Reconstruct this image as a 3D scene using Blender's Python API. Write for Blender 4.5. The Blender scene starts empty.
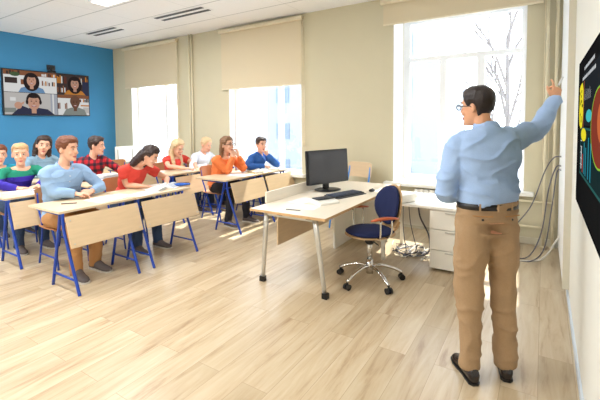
import bpy, bmesh, math, random
from mathutils import Vector as V, Matrix, noise
random.seed(7)
PI = math.pi
scn = bpy.context.scene
COL = scn.collection

# ------------------------------------------------------------------ materials
def srgb(r, g, b):
    f = lambda c: (c/255/12.92) if c/255 <= .04045 else ((c/255+.055)/1.055)**2.4
    return (f(r), f(g), f(b), 1)

def mat(name, rgb, rough=.6, metal=0, var=.06, scale=20, bump=0, spec=.5, stretch=(1, 1, 1), coat=0, sheen=0):
    m = bpy.data.materials.new(name); m.use_nodes = True
    nt = m.node_tree; n = nt.nodes; L = nt.links
    b = n['Principled BSDF']
    b.inputs['Roughness'].default_value = rough; b.inputs['Metallic'].default_value = metal
    b.inputs['Specular IOR Level'].default_value = spec
    b.inputs['Coat Weight'].default_value = coat
    b.inputs['Sheen Weight'].default_value = sheen
    c = srgb(*rgb)
    tc = n.new('ShaderNodeTexCoord'); mp = n.new('ShaderNodeMapping'); nz = n.new('ShaderNodeTexNoise')
    mp.inputs['Scale'].default_value = stretch
    nz.inputs['Scale'].default_value = scale; nz.inputs['Detail'].default_value = 4
    L.new(tc.outputs['Object'], mp.inputs[0]); L.new(mp.outputs[0], nz.inputs['Vector'])
    mx = n.new('ShaderNodeMix'); mx.data_type = 'RGBA'
    mx.inputs['A'].default_value = tuple(max(0, x*(1-var*2)) for x in c[:3])+(1,)
    mx.inputs['B'].default_value = tuple(min(1, x*(1+var*2)) for x in c[:3])+(1,)
    L.new(nz.outputs['Fac'], mx.inputs['Factor']); L.new(mx.outputs['Result'], b.inputs['Base Color'])
    if bump:
        bp = n.new('ShaderNodeBump'); bp.inputs['Strength'].default_value = bump; bp.inputs['Distance'].default_value = .01
        L.new(nz.outputs['Fac'], bp.inputs['Height']); L.new(bp.outputs[0], b.inputs['Normal'])
    return m

def emit(name, rgb, s):
    m = bpy.data.materials.new(name); m.use_nodes = True
    nt = m.node_tree; b = nt.nodes['Principled BSDF']
    b.inputs['Base Color'].default_value = (.008, .008, .008, 1); b.inputs['Roughness'].default_value = .5; b.inputs['Specular IOR Level'].default_value = 0
    b.inputs['Emission Color'].default_value = srgb(*rgb); b.inputs['Emission Strength'].default_value = s
    return m

def wood(name, rgb, rough=.45, axis='X', var=.10):
    st = {'X': (1.5, 14, 14), 'Y': (14, 1.5, 14), 'Z': (14, 14, 1.5)}[axis]
    return mat(name, rgb, rough, var=var, scale=3, stretch=st)

def mathn(n, L, op, a, b):
    x = n.new('ShaderNodeMath'); x.operation = op
    for i, q in enumerate((a, b)):
        if q is None: continue
        if isinstance(q, (int, float)): x.inputs[i].default_value = q
        else: L.new(q, x.inputs[i])
    return x.outputs[0]

def floor_mat():
    m = bpy.data.materials.new('oak_plank_floor'); m.use_nodes = True
    nt = m.node_tree; n = nt.nodes; L = nt.links; b = n['Principled BSDF']
    tc = n.new('ShaderNodeTexCoord'); mp = n.new('ShaderNodeMapping')
    mp.inputs['Rotation'].default_value = (0, 0, PI/2)
    L.new(tc.outputs['Object'], mp.inputs[0])
    br = n.new('ShaderNodeTexBrick')
    br.offset = .37; br.offset_frequency = 2
    br.inputs['Scale'].default_value = 1
    br.inputs['Brick Width'].default_value = 1.25; br.inputs['Row Height'].default_value = .19
    br.inputs['Mortar Size'].default_value = .0016; br.inputs['Mortar Smooth'].default_value = .3
    br.inputs['Bias'].default_value = 0
    br.inputs['Color1'].default_value = (0, 0, 0, 1); br.inputs['Color2'].default_value = (1, 1, 1, 1)
    br.inputs['Mortar'].default_value = (.5, .5, .5, 1)
    L.new(mp.outputs[0], br.inputs['Vector'])
    # grain
    mg = n.new('ShaderNodeMapping'); mg.inputs['Scale'].default_value = (9, .9, 1)
    L.new(tc.outputs['Object'], mg.inputs[0])
    # shift the grain per board so boards do not continue each other
    ad = n.new('ShaderNodeVectorMath'); ad.operation = 'ADD'
    sc = n.new('ShaderNodeVectorMath'); sc.operation = 'SCALE'; sc.inputs['Scale'].default_value = 13
    L.new(br.outputs['Color'], sc.inputs[0]); L.new(mg.outputs[0], ad.inputs[0]); L.new(sc.outputs[0], ad.inputs[1])
    nz = n.new('ShaderNodeTexNoise'); nz.inputs['Scale'].default_value = 1.6; nz.inputs['Detail'].default_value = 7
    nz.inputs['Roughness'].default_value = .62; nz.inputs['Distortion'].default_value = .6
    L.new(ad.outputs[0], nz.inputs['Vector'])
    r1 = n.new('ShaderNodeValToRGB')
    e = r1.color_ramp.elements
    e[0].position = .26; e[0].color = srgb(160, 132, 102)
    e[1].position = .72; e[1].color = srgb(210, 195, 168)
    e2 = r1.color_ramp.elements.new(.44); e2.color = srgb(194, 173, 142)
    L.new(nz.outputs['Fac'], r1.inputs[0])
    tint = n.new('ShaderNodeMix'); tint.data_type = 'RGBA'; tint.blend_type = 'MULTIPLY'; tint.inputs['Factor'].default_value = 1
    rr = n.new('ShaderNodeValToRGB'); rr.color_ramp.elements[0].color = (.80, .77, .72, 1); rr.color_ramp.elements[1].color = (1, 1, 1, 1)
    L.new(br.outputs['Color'], rr.inputs[0]); L.new(r1.outputs[0], tint.inputs['A']); L.new(rr.outputs[0], tint.inputs['B'])
    mm = n.new('ShaderNodeMix'); mm.data_type = 'RGBA'
    L.new(br.outputs['Fac'], mm.inputs['Factor']); L.new(tint.outputs['Result'], mm.inputs['A']); mm.inputs['B'].default_value = srgb(160, 136, 108)
    L.new(mm.outputs['Result'], b.inputs['Base Color'])
    b.inputs['Roughness'].default_value = .30
    b.inputs['Specular IOR Level'].default_value = .5
    bp = n.new('ShaderNodeBump'); bp.inputs['Strength'].default_value = .15; bp.inputs['Distance'].default_value = .004
    L.new(nz.outputs['Fac'], bp.inputs['Height']); L.new(bp.outputs[0], b.inputs['Normal'])
    return m

def ceiling_mat():
    m = bpy.data.materials.new('white_ceiling_tiles'); m.use_nodes = True
    nt = m.node_tree; n = nt.nodes; L = nt.links; b = n['Principled BSDF']
    tc = n.new('ShaderNodeTexCoord'); sp = n.new('ShaderNodeSeparateXYZ'); L.new(tc.outputs['Object'], sp.inputs[0])
    def line(src, off, per, w):
        a = mathn(n, L, 'ADD', src, off); a = mathn(n, L, 'DIVIDE', a, per); a = mathn(n, L, 'FRACT', a, None)
        a = mathn(n, L, 'SUBTRACT', a, .5); a = mathn(n, L, 'ABSOLUTE', a, None)
        return mathn(n, L, 'LESS_THAN', a, w/per/2)
    l1 = line(sp.outputs['Y'], -2.94+.345+6.9, .69, .022)
    l2 = line(sp.outputs['X'], 13.8, 1.38, .010)
    l2 = mathn(n, L, 'MULTIPLY', l2, .5)
    mxx = mathn(n, L, 'MAXIMUM', l1, l2)
    nz = n.new('ShaderNodeTexNoise'); nz.inputs['Scale'].default_value = 60
    L.new(tc.outputs['Object'], nz.inputs['Vector'])
    ra = n.new('ShaderNodeValToRGB'); ra.color_ramp.elements[0].color = srgb(238, 239, 240); ra.color_ramp.elements[1].color = srgb(248, 248, 248)
    L.new(nz.outputs['Fac'], ra.inputs[0])
    mm = n.new('ShaderNodeMix'); mm.data_type = 'RGBA'
    L.new(mxx, mm.inputs['Factor']); L.new(ra.outputs[0], mm.inputs['A']); mm.inputs['B'].default_value = srgb(196, 199, 200)
    L.new(mm.outputs['Result'], b.inputs['Base Color']); b.inputs['Roughness'].default_value = .85
    return m

def plaid_mat():
    m = bpy.data.materials.new('red_plaid_flannel'); m.use_nodes = True
    nt = m.node_tree; n = nt.nodes; L = nt.links; b = n['Principled BSDF']
    tc = n.new('ShaderNodeTexCoord'); sp = n.new('ShaderNodeSeparateXYZ'); L.new(tc.outputs['Object'], sp.inputs[0])
    def st(src, per, w):
        a = mathn(n, L, 'DIVIDE', src, per); a = mathn(n, L, 'FRACT', a, None); return mathn(n, L, 'LESS_THAN', a, w)
    xy = mathn(n, L, 'ADD', sp.outputs['X'], sp.outputs['Y'])
    a = st(xy, .095, .45); c = st(sp.outputs['Z'], .095, .45); s = mathn(n, L, 'ADD', a, c)
    s = mathn(n, L, 'MULTIPLY', s, .5)
    r = n.new('ShaderNodeValToRGB'); r.color_ramp.interpolation = 'CONSTANT'
    r.color_ramp.elements[0].color = srgb(196, 30, 46); r.color_ramp.elements[1].position = .4; r.color_ramp.elements[1].color = srgb(112, 22, 38)
    e = r.color_ramp.elements.new(.8); e.color = srgb(34, 24, 44)
    L.new(s, r.inputs[0]); L.new(r.outputs[0], b.inputs['Base Color']); b.inputs['Roughness'].default_value = .8
    return m

def band_mat():
    m = bpy.data.materials.new('green_violet_band_knit'); m.use_nodes = True
    nt = m.node_tree; n = nt.nodes; L = nt.links; b = n['Principled BSDF']
    tc = n.new('ShaderNodeTexCoord'); sp = n.new('ShaderNodeSeparateXYZ'); L.new(tc.outputs['Object'], sp.inputs[0])
    a = mathn(n, L, 'LESS_THAN', sp.outputs['Z'], .905); c = mathn(n, L, 'GREATER_THAN', sp.outputs['Z'], .70)
    s = mathn(n, L, 'MULTIPLY', a, c)
    mm = n.new('ShaderNodeMix'); mm.data_type = 'RGBA'; L.new(s, mm.inputs['Factor'])
    mm.inputs['A'].default_value = srgb(14, 132, 104); mm.inputs['B'].default_value = srgb(52, 34, 158)
    L.new(mm.outputs['Result'], b.inputs['Base Color']); b.inputs['Roughness'].default_value = .8
    return m

def glass_mat():
    m = bpy.data.materials.new('window_glass'); m.use_nodes = True
    nt = m.node_tree; n = nt.nodes; L = nt.links; n.remove(n['Principled BSDF'])
    t = n.new('ShaderNodeBsdfTransparent'); g = n.new('ShaderNodeBsdfGlossy'); g.inputs['Roughness'].default_value = .02
    t.inputs['Color'].default_value = (.97, .985, .99, 1)
    mx = n.new('ShaderNodeMixShader'); mx.inputs[0].default_value = .04; L.new(t.outputs[0], mx.inputs[1]); L.new(g.outputs[0], mx.inputs[2])
    L.new(mx.outputs[0], n['Material Output'].inputs[0]); return m

M = dict(
 floor=floor_mat(), ceil=ceiling_mat(), plaid=plaid_mat(), band=band_mat(), glass=glass_mat(),
 cream=mat('cream_wall_paint', (206, 198, 170), .8, var=.015, scale=3),
 blue=mat('blue_wall_paint', (58, 134, 182), .7, var=.02, scale=2),
 white_wall=mat('white_wall_paint', (232, 230, 220), .75, var=.01, scale=2),
 blind=mat('beige_blind_fabric', (214, 200, 170), .85, var=.02, scale=120),
 blindrail=mat('beige_blind_rail', (226, 214, 186), .5),
 frame=mat('white_window_frame', (240, 241, 242), .4, var=.01),
 sill=mat('white_sill', (240, 238, 230), .4, var=.01),
 pipe=mat('cream_pipe_paint', (226, 216, 186), .45, var=.02),
 skirting=mat('pale_skirting', (214, 208, 190), .5, var=.02),
 skirt_r=mat('pale_blue_skirting', (206, 216, 226), .4, var=.02),
 birch=wood('birch_plywood', (214, 192, 160), .38, 'Y'),
 birch_p=wood('birch_plywood_panel', (212, 186, 150), .45, 'Y', .05),
 brownply=wood('brown_plywood', (176, 122, 78), .4, 'Z'),
 lightwood=wood('light_desk_laminate', (236, 224, 204), .3, 'Y', .04),
 edge=wood('desk_edge_wood', (196, 158, 112), .5, 'Y'),
 whitelam=mat('white_laminate', (238, 234, 224), .35, var=.01),
 tubeblue=mat('blue_steel_tube', (20, 62, 160), .35, var=.04),
 clip=mat('pale_blue_steel_tube', (64, 140, 222), .35, var=.04),
 silver=mat('brushed_silver', (196, 194, 188), .3, .6, var=.03),
 chrome=mat('chrome', (210, 208, 204), .12, 1, var=.01),
 black=mat('black_plastic', (20, 20, 22), .4),
 matblack=mat('matte_black_frame', (12, 12, 14), .9, spec=.0),
 darkgrey=mat('dark_grey_plastic', (52, 54, 60), .45),
 keyg=mat('grey_blue_keyboard', (64, 74, 92), .5, var=.25, scale=90),
 screen_off=mat('dark_monitor_glass', (66, 66, 70), .25, var=.02),
 navy=mat('navy_upholstery', (14, 26, 70), .9, bump=.2, scale=200),
 armwood=mat('reddish_arm_wood', (176, 84, 42), .35, var=.1),
 paper=mat('white_paper', (226, 227, 228), .7, var=.02, scale=60),
 print_=mat('printed_page', (180, 186, 196), .7, var=.2, scale=70),
 cover=mat('tan_book_cover', (206, 186, 150), .6),
 bookblue=mat('blue_book_cover', (60, 96, 160), .6), bookred=mat('red_book_cover', (160, 60, 60), .6),
 pencase=mat('blue_pencil_case', (28, 92, 190), .6),
 yellow=mat('yellow_plastic', (240, 210, 60), .4), pen=mat('dark_pen', (60, 24, 34), .4),
 skin=mat('skin_fair', (222, 170, 142), .5, var=.03, scale=30), skin2=mat('skin_warm', (222, 164, 128), .5, var=.03, scale=30),
 lip=mat('lips', (186, 96, 88), .45), eyew=mat('eye_white', (205, 200, 196), .2, var=0), iris=mat('iris', (62, 44, 34), .2, var=0),
 h_dark=mat('dark_brown_hair', (52, 34, 28), .45, var=.25, scale=60, stretch=(3, 3, .4), bump=.5),
 h_black=mat('black_brown_hair', (36, 24, 22), .45, var=.2, scale=60, stretch=(2, 2, .6), bump=.5),
 h_brown=mat('brown_hair', (112, 62, 34), .45, var=.25, scale=60, stretch=(3, 3, .6), bump=.5),
 h_mid=mat('mid_brown_hair', (128, 92, 62), .45, var=.25, scale=60, stretch=(3, 3, .4), bump=.5),
 h_blond=mat('blond_hair', (186, 150, 106), .45, var=.2, scale=60, stretch=(3, 3, .4), bump=.5),
 h_pale=mat('pale_blond_hair', (212, 184, 142), .45, var=.15, scale=60, stretch=(3, 3, .4), bump=.5),
 ltblue=mat('light_blue_cotton', (140, 170, 204), .85, var=.04, scale=160), ltblue2=mat('sky_blue_cotton', (158, 184, 222), .85, var=.04, scale=160),
 denim=mat('washed_denim', (126, 156, 176), .85, var=.08, scale=80), jean=mat('dark_denim', (46, 66, 98), .85, var=.1, scale=80),
 red=mat('coral_red_cotton', (214, 66, 54), .85, var=.04), teal=mat('teal_cotton', (20, 140, 168), .85, var=.04),
 orange=mat('orange_knit', (226, 120, 62), .85, var=.05, scale=90, bump=.2), blueshirt=mat('mid_blue_cotton', (42, 94, 168), .85, var=.05),
 whiteshirt=mat('white_cotton', (226, 232, 242), .85, var=.03), khaki=mat('khaki_chino', (176, 126, 76), .85, var=.05, scale=90),
 khaki2=mat('tan_chino', (162, 132, 98), .85, var=.05, scale=90), blackp=mat('black_trousers', (26, 24, 32), .85),
 shoe=mat('black_leather', (30, 20, 20), .22, var=.1, coat=.3), shoe2=mat('grey_brown_canvas', (92, 82, 80), .7), sole=mat('pale_sole', (206, 200, 190), .6),
 belt=mat('black_belt', (24, 22, 24), .35), cord=mat('grey_cord', (92, 90, 100), .5), cordw=mat('white_cord', (232, 228, 220), .5),
 facade=mat('pale_facade', (138, 144, 150), .8, var=.03), fwin=mat('facade_window', (100, 114, 128), .3, var=.05), snow=mat('snow', (200, 204, 210), .9, var=.01),
 facade2=mat('bright_facade', (236, 238, 240), .8, var=.03), fwin2=mat('bright_facade_window', (206, 212, 220), .3, var=.03),
 bark=mat('grey_bark', (120, 114, 112), .9), diffuser=emit('lamp_diffuser', (255, 252, 244), 4.5), slot=mat('vent_slot', (70, 76, 82), .6),
)

# ------------------------------------------------------------------ object helpers
def empty(name, loc=(0, 0, 0), label=None, cat=None, group=None, rz=0):
    o = bpy.data.objects.new(name, None); COL.objects.link(o); o.location = loc; o.rotation_euler = (0, 0, rz)
    o.empty_display_size = .1
    return tag(o, label, cat, group)
def tag(o, label=None, cat=None, group=None, kind=None):
    if label: o['label'] = label
    if cat: o['category'] = cat
    if group: o['group'] = group
    if kind: o['kind'] = kind
    return o
def obj(name, bm, mats, parent=None, smooth=False, bevel=0, world=False):
    if not isinstance(mats, (list, tuple)): mats = [mats]
    if bevel:
        bmesh.ops.bevel(bm, geom=[e for e in bm.edges if e.calc_face_angle(0) > .9], offset=bevel, segments=2, affect='EDGES', clamp_overlap=True)
    bmesh.ops.recalc_face_normals(bm, faces=bm.faces)
    if world and parent is not None:
        bmesh.ops.translate(bm, verts=bm.verts, vec=-parent.location)
    me = bpy.data.meshes.new(name); bm.to_mesh(me); bm.free()
    for m in mats: me.materials.append(m)
    for p in me.polygons: p.use_smooth = smooth
    o = bpy.data.objects.new(name, me); COL.objects.link(o); o.parent = parent
    return o
def B(): return bmesh.new()
def box(bm, lo, hi, mi=0, rot=None):
    x0, y0, z0 = lo; x1, y1, z1 = hi
    vs = [bm.verts.new(p) for p in ((x0,y0,z0),(x1,y0,z0),(x1,y1,z0),(x0,y1,z0),(x0,y0,z1),(x1,y0,z1),(x1,y1,z1),(x0,y1,z1))]
    for f in ((3,2,1,0),(4,5,6,7),(0,1,5,4),(1,2,6,5),(2,3,7,6),(3,0,4,7)):
        q = bm.faces.new([vs[i] for i in f]); q.material_index = mi
    if rot is not None:
        c = V(((x0+x1)/2, (y0+y1)/2, (z0+z1)/2))
        bmesh.ops.rotate(bm, verts=vs, cent=c, matrix=rot)
    return vs
def loft(bm, secs, n=16, mi=0, cap=True):
    """secs: (centre, u, v)"""
    rings = []
    for c, u, v in secs:
        rings.append([bm.verts.new(V(c)+V(u)*math.cos(2*PI*k/n)+V(v)*math.sin(2*PI*k/n)) for k in range(n)])
    return skin(bm, rings, mi, cap)
def skin(bm, rings, mi=0, cap=True):
    n = len(rings[0])
    for a, b in zip(rings, rings[1:]):
        for k in range(n):
            f = bm.faces.new((a[k], a[(k+1) % n], b[(k+1) % n], b[k])); f.material_index = mi
    if cap:
        for r in (rings[0], rings[-1]):
            c = bm.verts.new(sum((q.co for q in r), V())/n)
            for k in range(n):
                f = bm.faces.new((r[k], r[(k+1) % n], c)); f.material_index = mi
    return rings
def tube(bm, pts, rad, n=10, mi=0, flat=1, side=None, rounded=False):
    pts = [V(p) for p in pts]
    if not isinstance(rad, (list, tuple)): rad = [rad]*len(pts)
    rad = list(rad)
    if rounded:
        d0 = (pts[0]-pts[1]).normalized(); d1 = (pts[-1]-pts[-2]).normalized()
        a, ra, z, rz_ = pts[0], rad[0], pts[-1], rad[-1]
        pts = [a+d0*ra*.95, a+d0*ra*.7]+pts+[z+d1*rz_*.7, z+d1*rz_*.95]
        rad = [ra*.3, ra*.72]+rad+[rz_*.72, rz_*.3]
    secs = []; u = None
    for i, p in enumerate(pts):
        t = (pts[min(i+1, len(pts)-1)]-pts[max(i-1, 0)]).normalized()
        if u is None:
            s = V(side) if side is not None else (V((0, 0, 1)) if abs(t.z) < .9 else V((1, 0, 0)))
            u = (s-t*s.dot(t)).normalized()
        else:
            u = (u-t*u.dot(t)).normalized()
        w = t.cross(u)
        secs.append((p, u*rad[i], w*rad[i]*flat))
    loft(bm, secs, n, mi)
def smoothpath(pts, k=6):
    pts = [V(p) for p in pts]; out = []
    P = [pts[0]]+pts+[pts[-1]]
    for i in range(1, len(P)-2):
        for j in range(k):
            t = j/k; a, b, c, d = P[i-1], P[i], P[i+1], P[i+2]
            out.append(.5*((2*b)+(c-a)*t+(2*a-5*b+4*c-d)*t*t+(3*b-a-3*c+d)*t**3))
    out.append(pts[-1]); return out
def ell(bm, c, a, b, d, mi=0, n=12):
    c, a, b, d = V(c), V(a), V(b), V(d)
    secs = []
    for i in range(1, 8):
        t = -PI/2+PI*i/8
        secs.append((c+d*math.sin(t), a*math.cos(t), b*math.cos(t)))
    loft(bm, secs, n, mi)
def lerp(a, b, t): return a+(b-a)*t
def copy_tree(o, parent=None, loc=None, rz=None):
    c = o.copy(); COL.objects.link(c); c.parent = parent
    if loc is not None: c.location = loc
    if rz is not None: c.rotation_euler = (0, 0, rz)
    for ch in list(o.children): copy_tree(ch, c)
    return c

# ------------------------------------------------------------------ camera
YA, PT, RO = .5659, .0508, -.0089
cF = V((-math.sin(YA)*math.cos(PT), math.cos(YA)*math.cos(PT), -math.sin(PT)))
cR = V((math.cos(YA), math.sin(YA), 0)); cU = cR.cross(cF)
r2 = cR*math.cos(RO)+cU*math.sin(RO); u2 = -cR*math.sin(RO)+cU*math.cos(RO)
cam = bpy.data.objects.new('camera', bpy.data.cameras.new('camera')); COL.objects.link(cam)
cam.matrix_world = Matrix(((r2.x, u2.x, -cF.x, 0), (r2.y, u2.y, -cF.y, 0), (r2.z, u2.z, -cF.z, 1.5783), (0, 0, 0, 1)))
cam.data.sensor_width = 36; cam.data.lens = 383.765*36/600; cam.data.shift_y = (141.66-200)/600; cam.data.clip_start = .02
cam.data.clip_end = 300
scn.camera = cam

# ------------------------------------------------------------------ room
XL, XR, YB, YF, H = -9.07, .2134, 5.65, -1.6, 3.423
TH = .62
def struct(name, bm, m, parent=None, smooth=False, bevel=0):
    o = obj(name, bm, m, parent, smooth, bevel)
    if parent is None: o['kind'] = 'structure'
    return o
b = B(); box(b, (XL-.1, YF-.1, -.12), (XR+.1, YB+TH, 0)); struct('floor', b, M['floor'])
b = B(); box(b, (XL-.1, YF-.1, H), (XR+.1, YB+TH, H+.1)); struct('ceiling', b, M['ceil'])
b = B(); box(b, (XL-.1, YF-.1, 0), (XL, YB+.1, H)); struct('wall_left', b, M['blue'])
b = B(); box(b, (XR, YF-.1, 0), (XR+.1, YB+.1, H)); struct('wall_right', b, M['white_wall'])
b = B(); box(b, (XL, YF-.1, 0), (XR, YF, H)); struct('wall_front', b, M['white_wall'])
WIN = [(-8.37, -6.75, .66, 3.12), (-5.23, -3.55, .66, 3.12), (-1.92, -.20, .66, 3.16)]
b = B(); x = XL
for (a, c, z0, z1), th, xe in zip(WIN, (.26, .26, TH), (-6.0, -3.0, XR)):
    box(b, (x, YB, 0), (a, YB+th, H)); box(b, (a, YB, 0), (c, YB+th, z0)); box(b, (a, YB, z1), (c, YB+th, H)); box(b, (c, YB, 0), (xe, YB+th, H)); x = xe
struct('wall_back', b, M['cream'])
for i, (a, c, z0, z1) in enumerate(WIN):
    yf = YB+(.44 if i == 2 else .16)
    W = empty('window_%d' % (i+1), ((a+c)/2, yf, z0)); W['kind'] = 'structure'
    b = B(); w = .055 if i == 2 else .035
    fa, fc = (a+.02, c-.02)
    zt = z1-.02
    xs = [fa, fc]
    ga, gc = fa+w+.05, fc-w
    for (p, q) in (((fa, z0+.014), (ga, zt)), ((gc, z0+.014), (fc, zt)), ((ga, zt-w), (gc, zt)), ((ga, z0+.014), (gc, z0+w+.02)), ((ga, 2.50), (gc, 2.57))):
        box(b, (p[0], yf, p[1]), (q[0], yf+.06, q[1]))
    t1 = lerp(fa, fc, .36); t2 = lerp(fa, fc, .67)
    for t in ((t1, t2) if i == 2 else (t2,)): box(b, (t-.05, yf-.01, z0+w+.02), (t+.05, yf+.055, 2.50))
    bmesh.ops.translate(b, verts=b.verts, vec=-W.location)
    obj('window_frame', b, M['frame'], W)
    b = B(); box(b, (fa+.03, yf+.028, z0+.05), (fc-.03, yf+.034, zt-.02)); bmesh.ops.translate(b, verts=b.verts, vec=-W.location)
    obj('pane', b, M['glass'], W)
    b = B(); box(b, (t2+.055, yf-.04, 1.55), (t2+.075, yf-.01, 1.67)); box(b, (t2+.055, yf-.05, 1.60), (t2+.075, yf-.03, 1.75)); bmesh.ops.translate(b, verts=b.verts, vec=-W.location)
    obj('window_handle', b, M['frame'], W)
    b = B(); box(b, (a-.11, YB-.13, z0-.035), (c+.11, YB, z0+.012)); box(b, (a+.001, YB, z0-.02), (c-.001, yf, z0+.012)); bmesh.ops.translate(b, verts=b.verts, vec=-W.location)
    obj('window_sill', b, M['sill'], W, bevel=.004)
    b = B(); box(b, (a, YB+.002, z0), (a+.012, yf, z1)); box(b, (c-.012, YB+.002, z0), (c, yf, z1)); box(b, (a, YB+.002, z1-.012), (c, yf, z1)); bmesh.ops.translate(b, verts=b.verts, vec=-W.location)
    obj('jamb_lining', b, M['frame'], W)
# skirtings
b = B(); box(b, (XL+.001, YB-.018, 0), (XR, YB, .085)); struct('baseboard_back', b, M['skirting'], bevel=.003)
b = B(); box(b, (XL, YF, 0), (XL+.018, YB-.02, .07)); struct('baseboard_left', b, M['skirting'], bevel=.003)
b = B(); box(b, (XR-.012, YF, 0), (XR, YB-.02, .06)); struct('baseboard_right', b, M['skirt_r'], bevel=.003)
# white board edge standing proud of right wall
b = B(); box(b, (XR-.045, 4.05, .10), (XR, YB-.02, H)); struct('trim_1', b, M['frame'], bevel=.003)
b = B(); box(b, (XR-.05, 4.0, .10), (XR, 4.05, H)); struct('trim_2', b, M['skirting'], bevel=.003)

# roller blinds
BL = [(-8.53, -6.68, 2.43, 'beige roller blind on the window nearest the blue wall'),
      (-5.37, -3.51, 2.233, 'beige roller blind on the middle window, pulled lowest'),
      (-2.06, -.03, 3.014, 'beige roller blind rolled nearly up over the window beside the standing teacher')]
for (a, c, zb, lab) in BL:
    t = empty('roller_blind', ((a+c)/2, YB, 3.34), lab, 'blind', 'roller blinds on the window wall')
    o = t.location
    b = B(); tube(b, [(a-.03, YB-.07, 3.34), (c+.03, YB-.07, 3.34)], .032, 14); box(b, (a-.03, YB-.09, 3.355), (c+.03, YB-.002, 3.375))
    obj('roller', b, M['blindrail'], t, world=True, smooth=False)
    b = B(); box(b, (a, YB-.050, zb), (c, YB-.046, 3.335)); obj('fabric', b, M['blind'], t, world=True)
    b = B(); box(b, (a, YB-.056, zb-.012), (c, YB-.040, zb+.012)); obj('bottom_bar', b, M['blindrail'], t, world=True)
    b = B(); zz = 1.15 if c > -1 else 1.25
    xc = c+.005
    loop = [(xc+.018, YB-.07, 3.3), (xc+.02, YB-.06, zz+.1), (xc+.05, YB-.05, zz), (xc+.08, YB-.06, zz+.1), (xc+.05, YB-.07, 3.3)] if c > -1 else [(xc+.02, YB-.07, 3.3), (xc+.02, YB-.06, zz+.1), (xc+.035, YB-.05, zz), (xc+.05, YB-.06, zz+.1), (xc+.035, YB-.07, 3.3)]
    tube(b, smoothpath(loop, 5), .005, 6); obj('pull_chain', b, M['blindrail'], t, world=True, smooth=True)
# pipes
b = B()
for dx in (-.035, .035): tube(b, [(-6.26+dx, YB-.04, 0), (-6.26+dx, YB-.04, H)], .018, 10)
tag(obj('heating_pipe', b, M['pipe'], smooth=True), 'pair of cream heating pipes running up wall between the two farther windows', 'pipe')
t = empty('heating_pipe', (.07, YB, 0), 'cream heating riser pipes in the corner beside the white wall trim', 'pipe')
for x_, in ((.02,), (.115,)):
    b = B(); tube(b, [(x_, YB-.075, 0), (x_, YB-.075, H)], .017, 12); tube(b, [(x_, YB-.075, 0), (x_, YB-.075, .012)], .035, 12)
    obj('riser', b, M['pipe'], t, world=True, smooth=True)
for z_ in (.24, .56):
    b = B(); tube(b, [(-.30, YB-.075, z_), (.02 if z_ < .3 else .115, YB-.075, z_)], .013, 10); obj('branch_pipe', b, M['pipe'], t, world=True, smooth=True)
# radiator
t = empty('radiator', (-.93, YB-.09, .1), 'white ribbed radiator below window sill behind the drawer table', 'radiator')
b = B()
for k in range(18):
    xx = -1.56+k*.07; box(b, (xx, YB-.12, .12), (xx+.058, YB-.03, .60))
obj('fins', b, M['sill'], t, world=True, bevel=.01)
b = B(); box(b, (-1.56, YB-.10, .16), (-.30, YB-.05, .2)); box(b, (-1.56, YB-.10, .54), (-.30, YB-.05, .58)); obj('header', b, M['sill'], t, world=True)

for x_ in (-1.35, -.5):
    b = B(); box(b, (x_, YB-.09, 0), (x_+.03, YB-.06, .17)); obj('foot', b, M['sill'], t, world=True)
# ceiling vents and lamps
def vent(x0, x1, y0, lab):
    t = empty('ceiling_vent', ((x0+x1)/2, y0+.11, H), lab, 'vent', 'slot vents in the ceiling')
    b = B(); box(b, (x0-.03, y0-.03, H-.008), (x1+.03, y0+.25, H-.001)); obj('frame', b, M['frame'], t, world=True)
    for dy in (0, .155):
        b = B(); box(b, (x0, y0+dy, H-.014), (x1, y0+dy+.065, H-.007))
        obj('slot', b, M['slot'], t, world=True)
vent(-5.78, -4.62, 4.38, 'double slot ceiling vent above the middle window')
vent(-7.92, -6.95, 4.36, 'double slot ceiling vent closest to the blue wall')
lamps = []
def lamp(x, y, lab):
    t = empty('ceiling_lamp', (x, y, H), lab, 'lamp', 'fluorescent ceiling lamps')
    b = B(); box(b, (-.63, -.15, -.03), (.63, .15, -.001)); obj('housing', b, M['frame'], t, bevel=.004)
    b = B(); box(b, (-.60, -.12, -.036), (.60, .12, -.03)); obj('diffuser', b, M['diffuser'], t)
    return t
l0 = lamp(-5.12, 3.37, 'fluorescent ceiling lamp at the top edge of the photo, left of centre')
LL = []
for (x, y) in ((-7.9, 1.3), (-5.2, 1.3), (-2.6, 1.3), (-2.2, -.5), (-5.0, -.5), (-7.9, -.5)):  # unseen lamps, added to brighten the room from the near side
    c = copy_tree(l0, None, (x, y, H)); c['label'] = 'added unseen ceiling lamp over the near half of the room, for fill light'
    LL.append((x, y))
for (x, y) in LL+[(-5.12, 3.37)]:  # area light under each added fill lamp and the one in view
    la = bpy.data.lights.new('ceiling_lamp_light', 'AREA'); la.shape = 'RECTANGLE'; la.size = 1.2; la.size_y = .24; la.energy = 54; la.color = (.97, .985, 1)
    lo = bpy.data.objects.new('ceiling_lamp_light', la); COL.objects.link(lo); lo.location = (x, y, H-.05)

# ------------------------------------------------------------------ flat pictures for screens
def patch(bm, O, U, W, pts, mi, lift):
    """polygon with 2-D points on a plane O + U*x + W*y, lifted along the normal"""
    N = U.cross(W).normalized()
    f = bm.faces.new([bm.verts.new(O+U*x+W*y+N*lift) for x, y in pts]); f.material_index = mi
def rect(x0, y0, x1, y1): return [(x0, y0), (x1, y0), (x1, y1), (x0, y1)]
def oval(cx, cy, rx, ry, n=20, a0=0, a1=2*PI): return [(cx+rx*math.cos(a0+(a1-a0)*k/n), cy+ry*math.sin(a0+(a1-a0)*k/n)) for k in range(n)]
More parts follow.
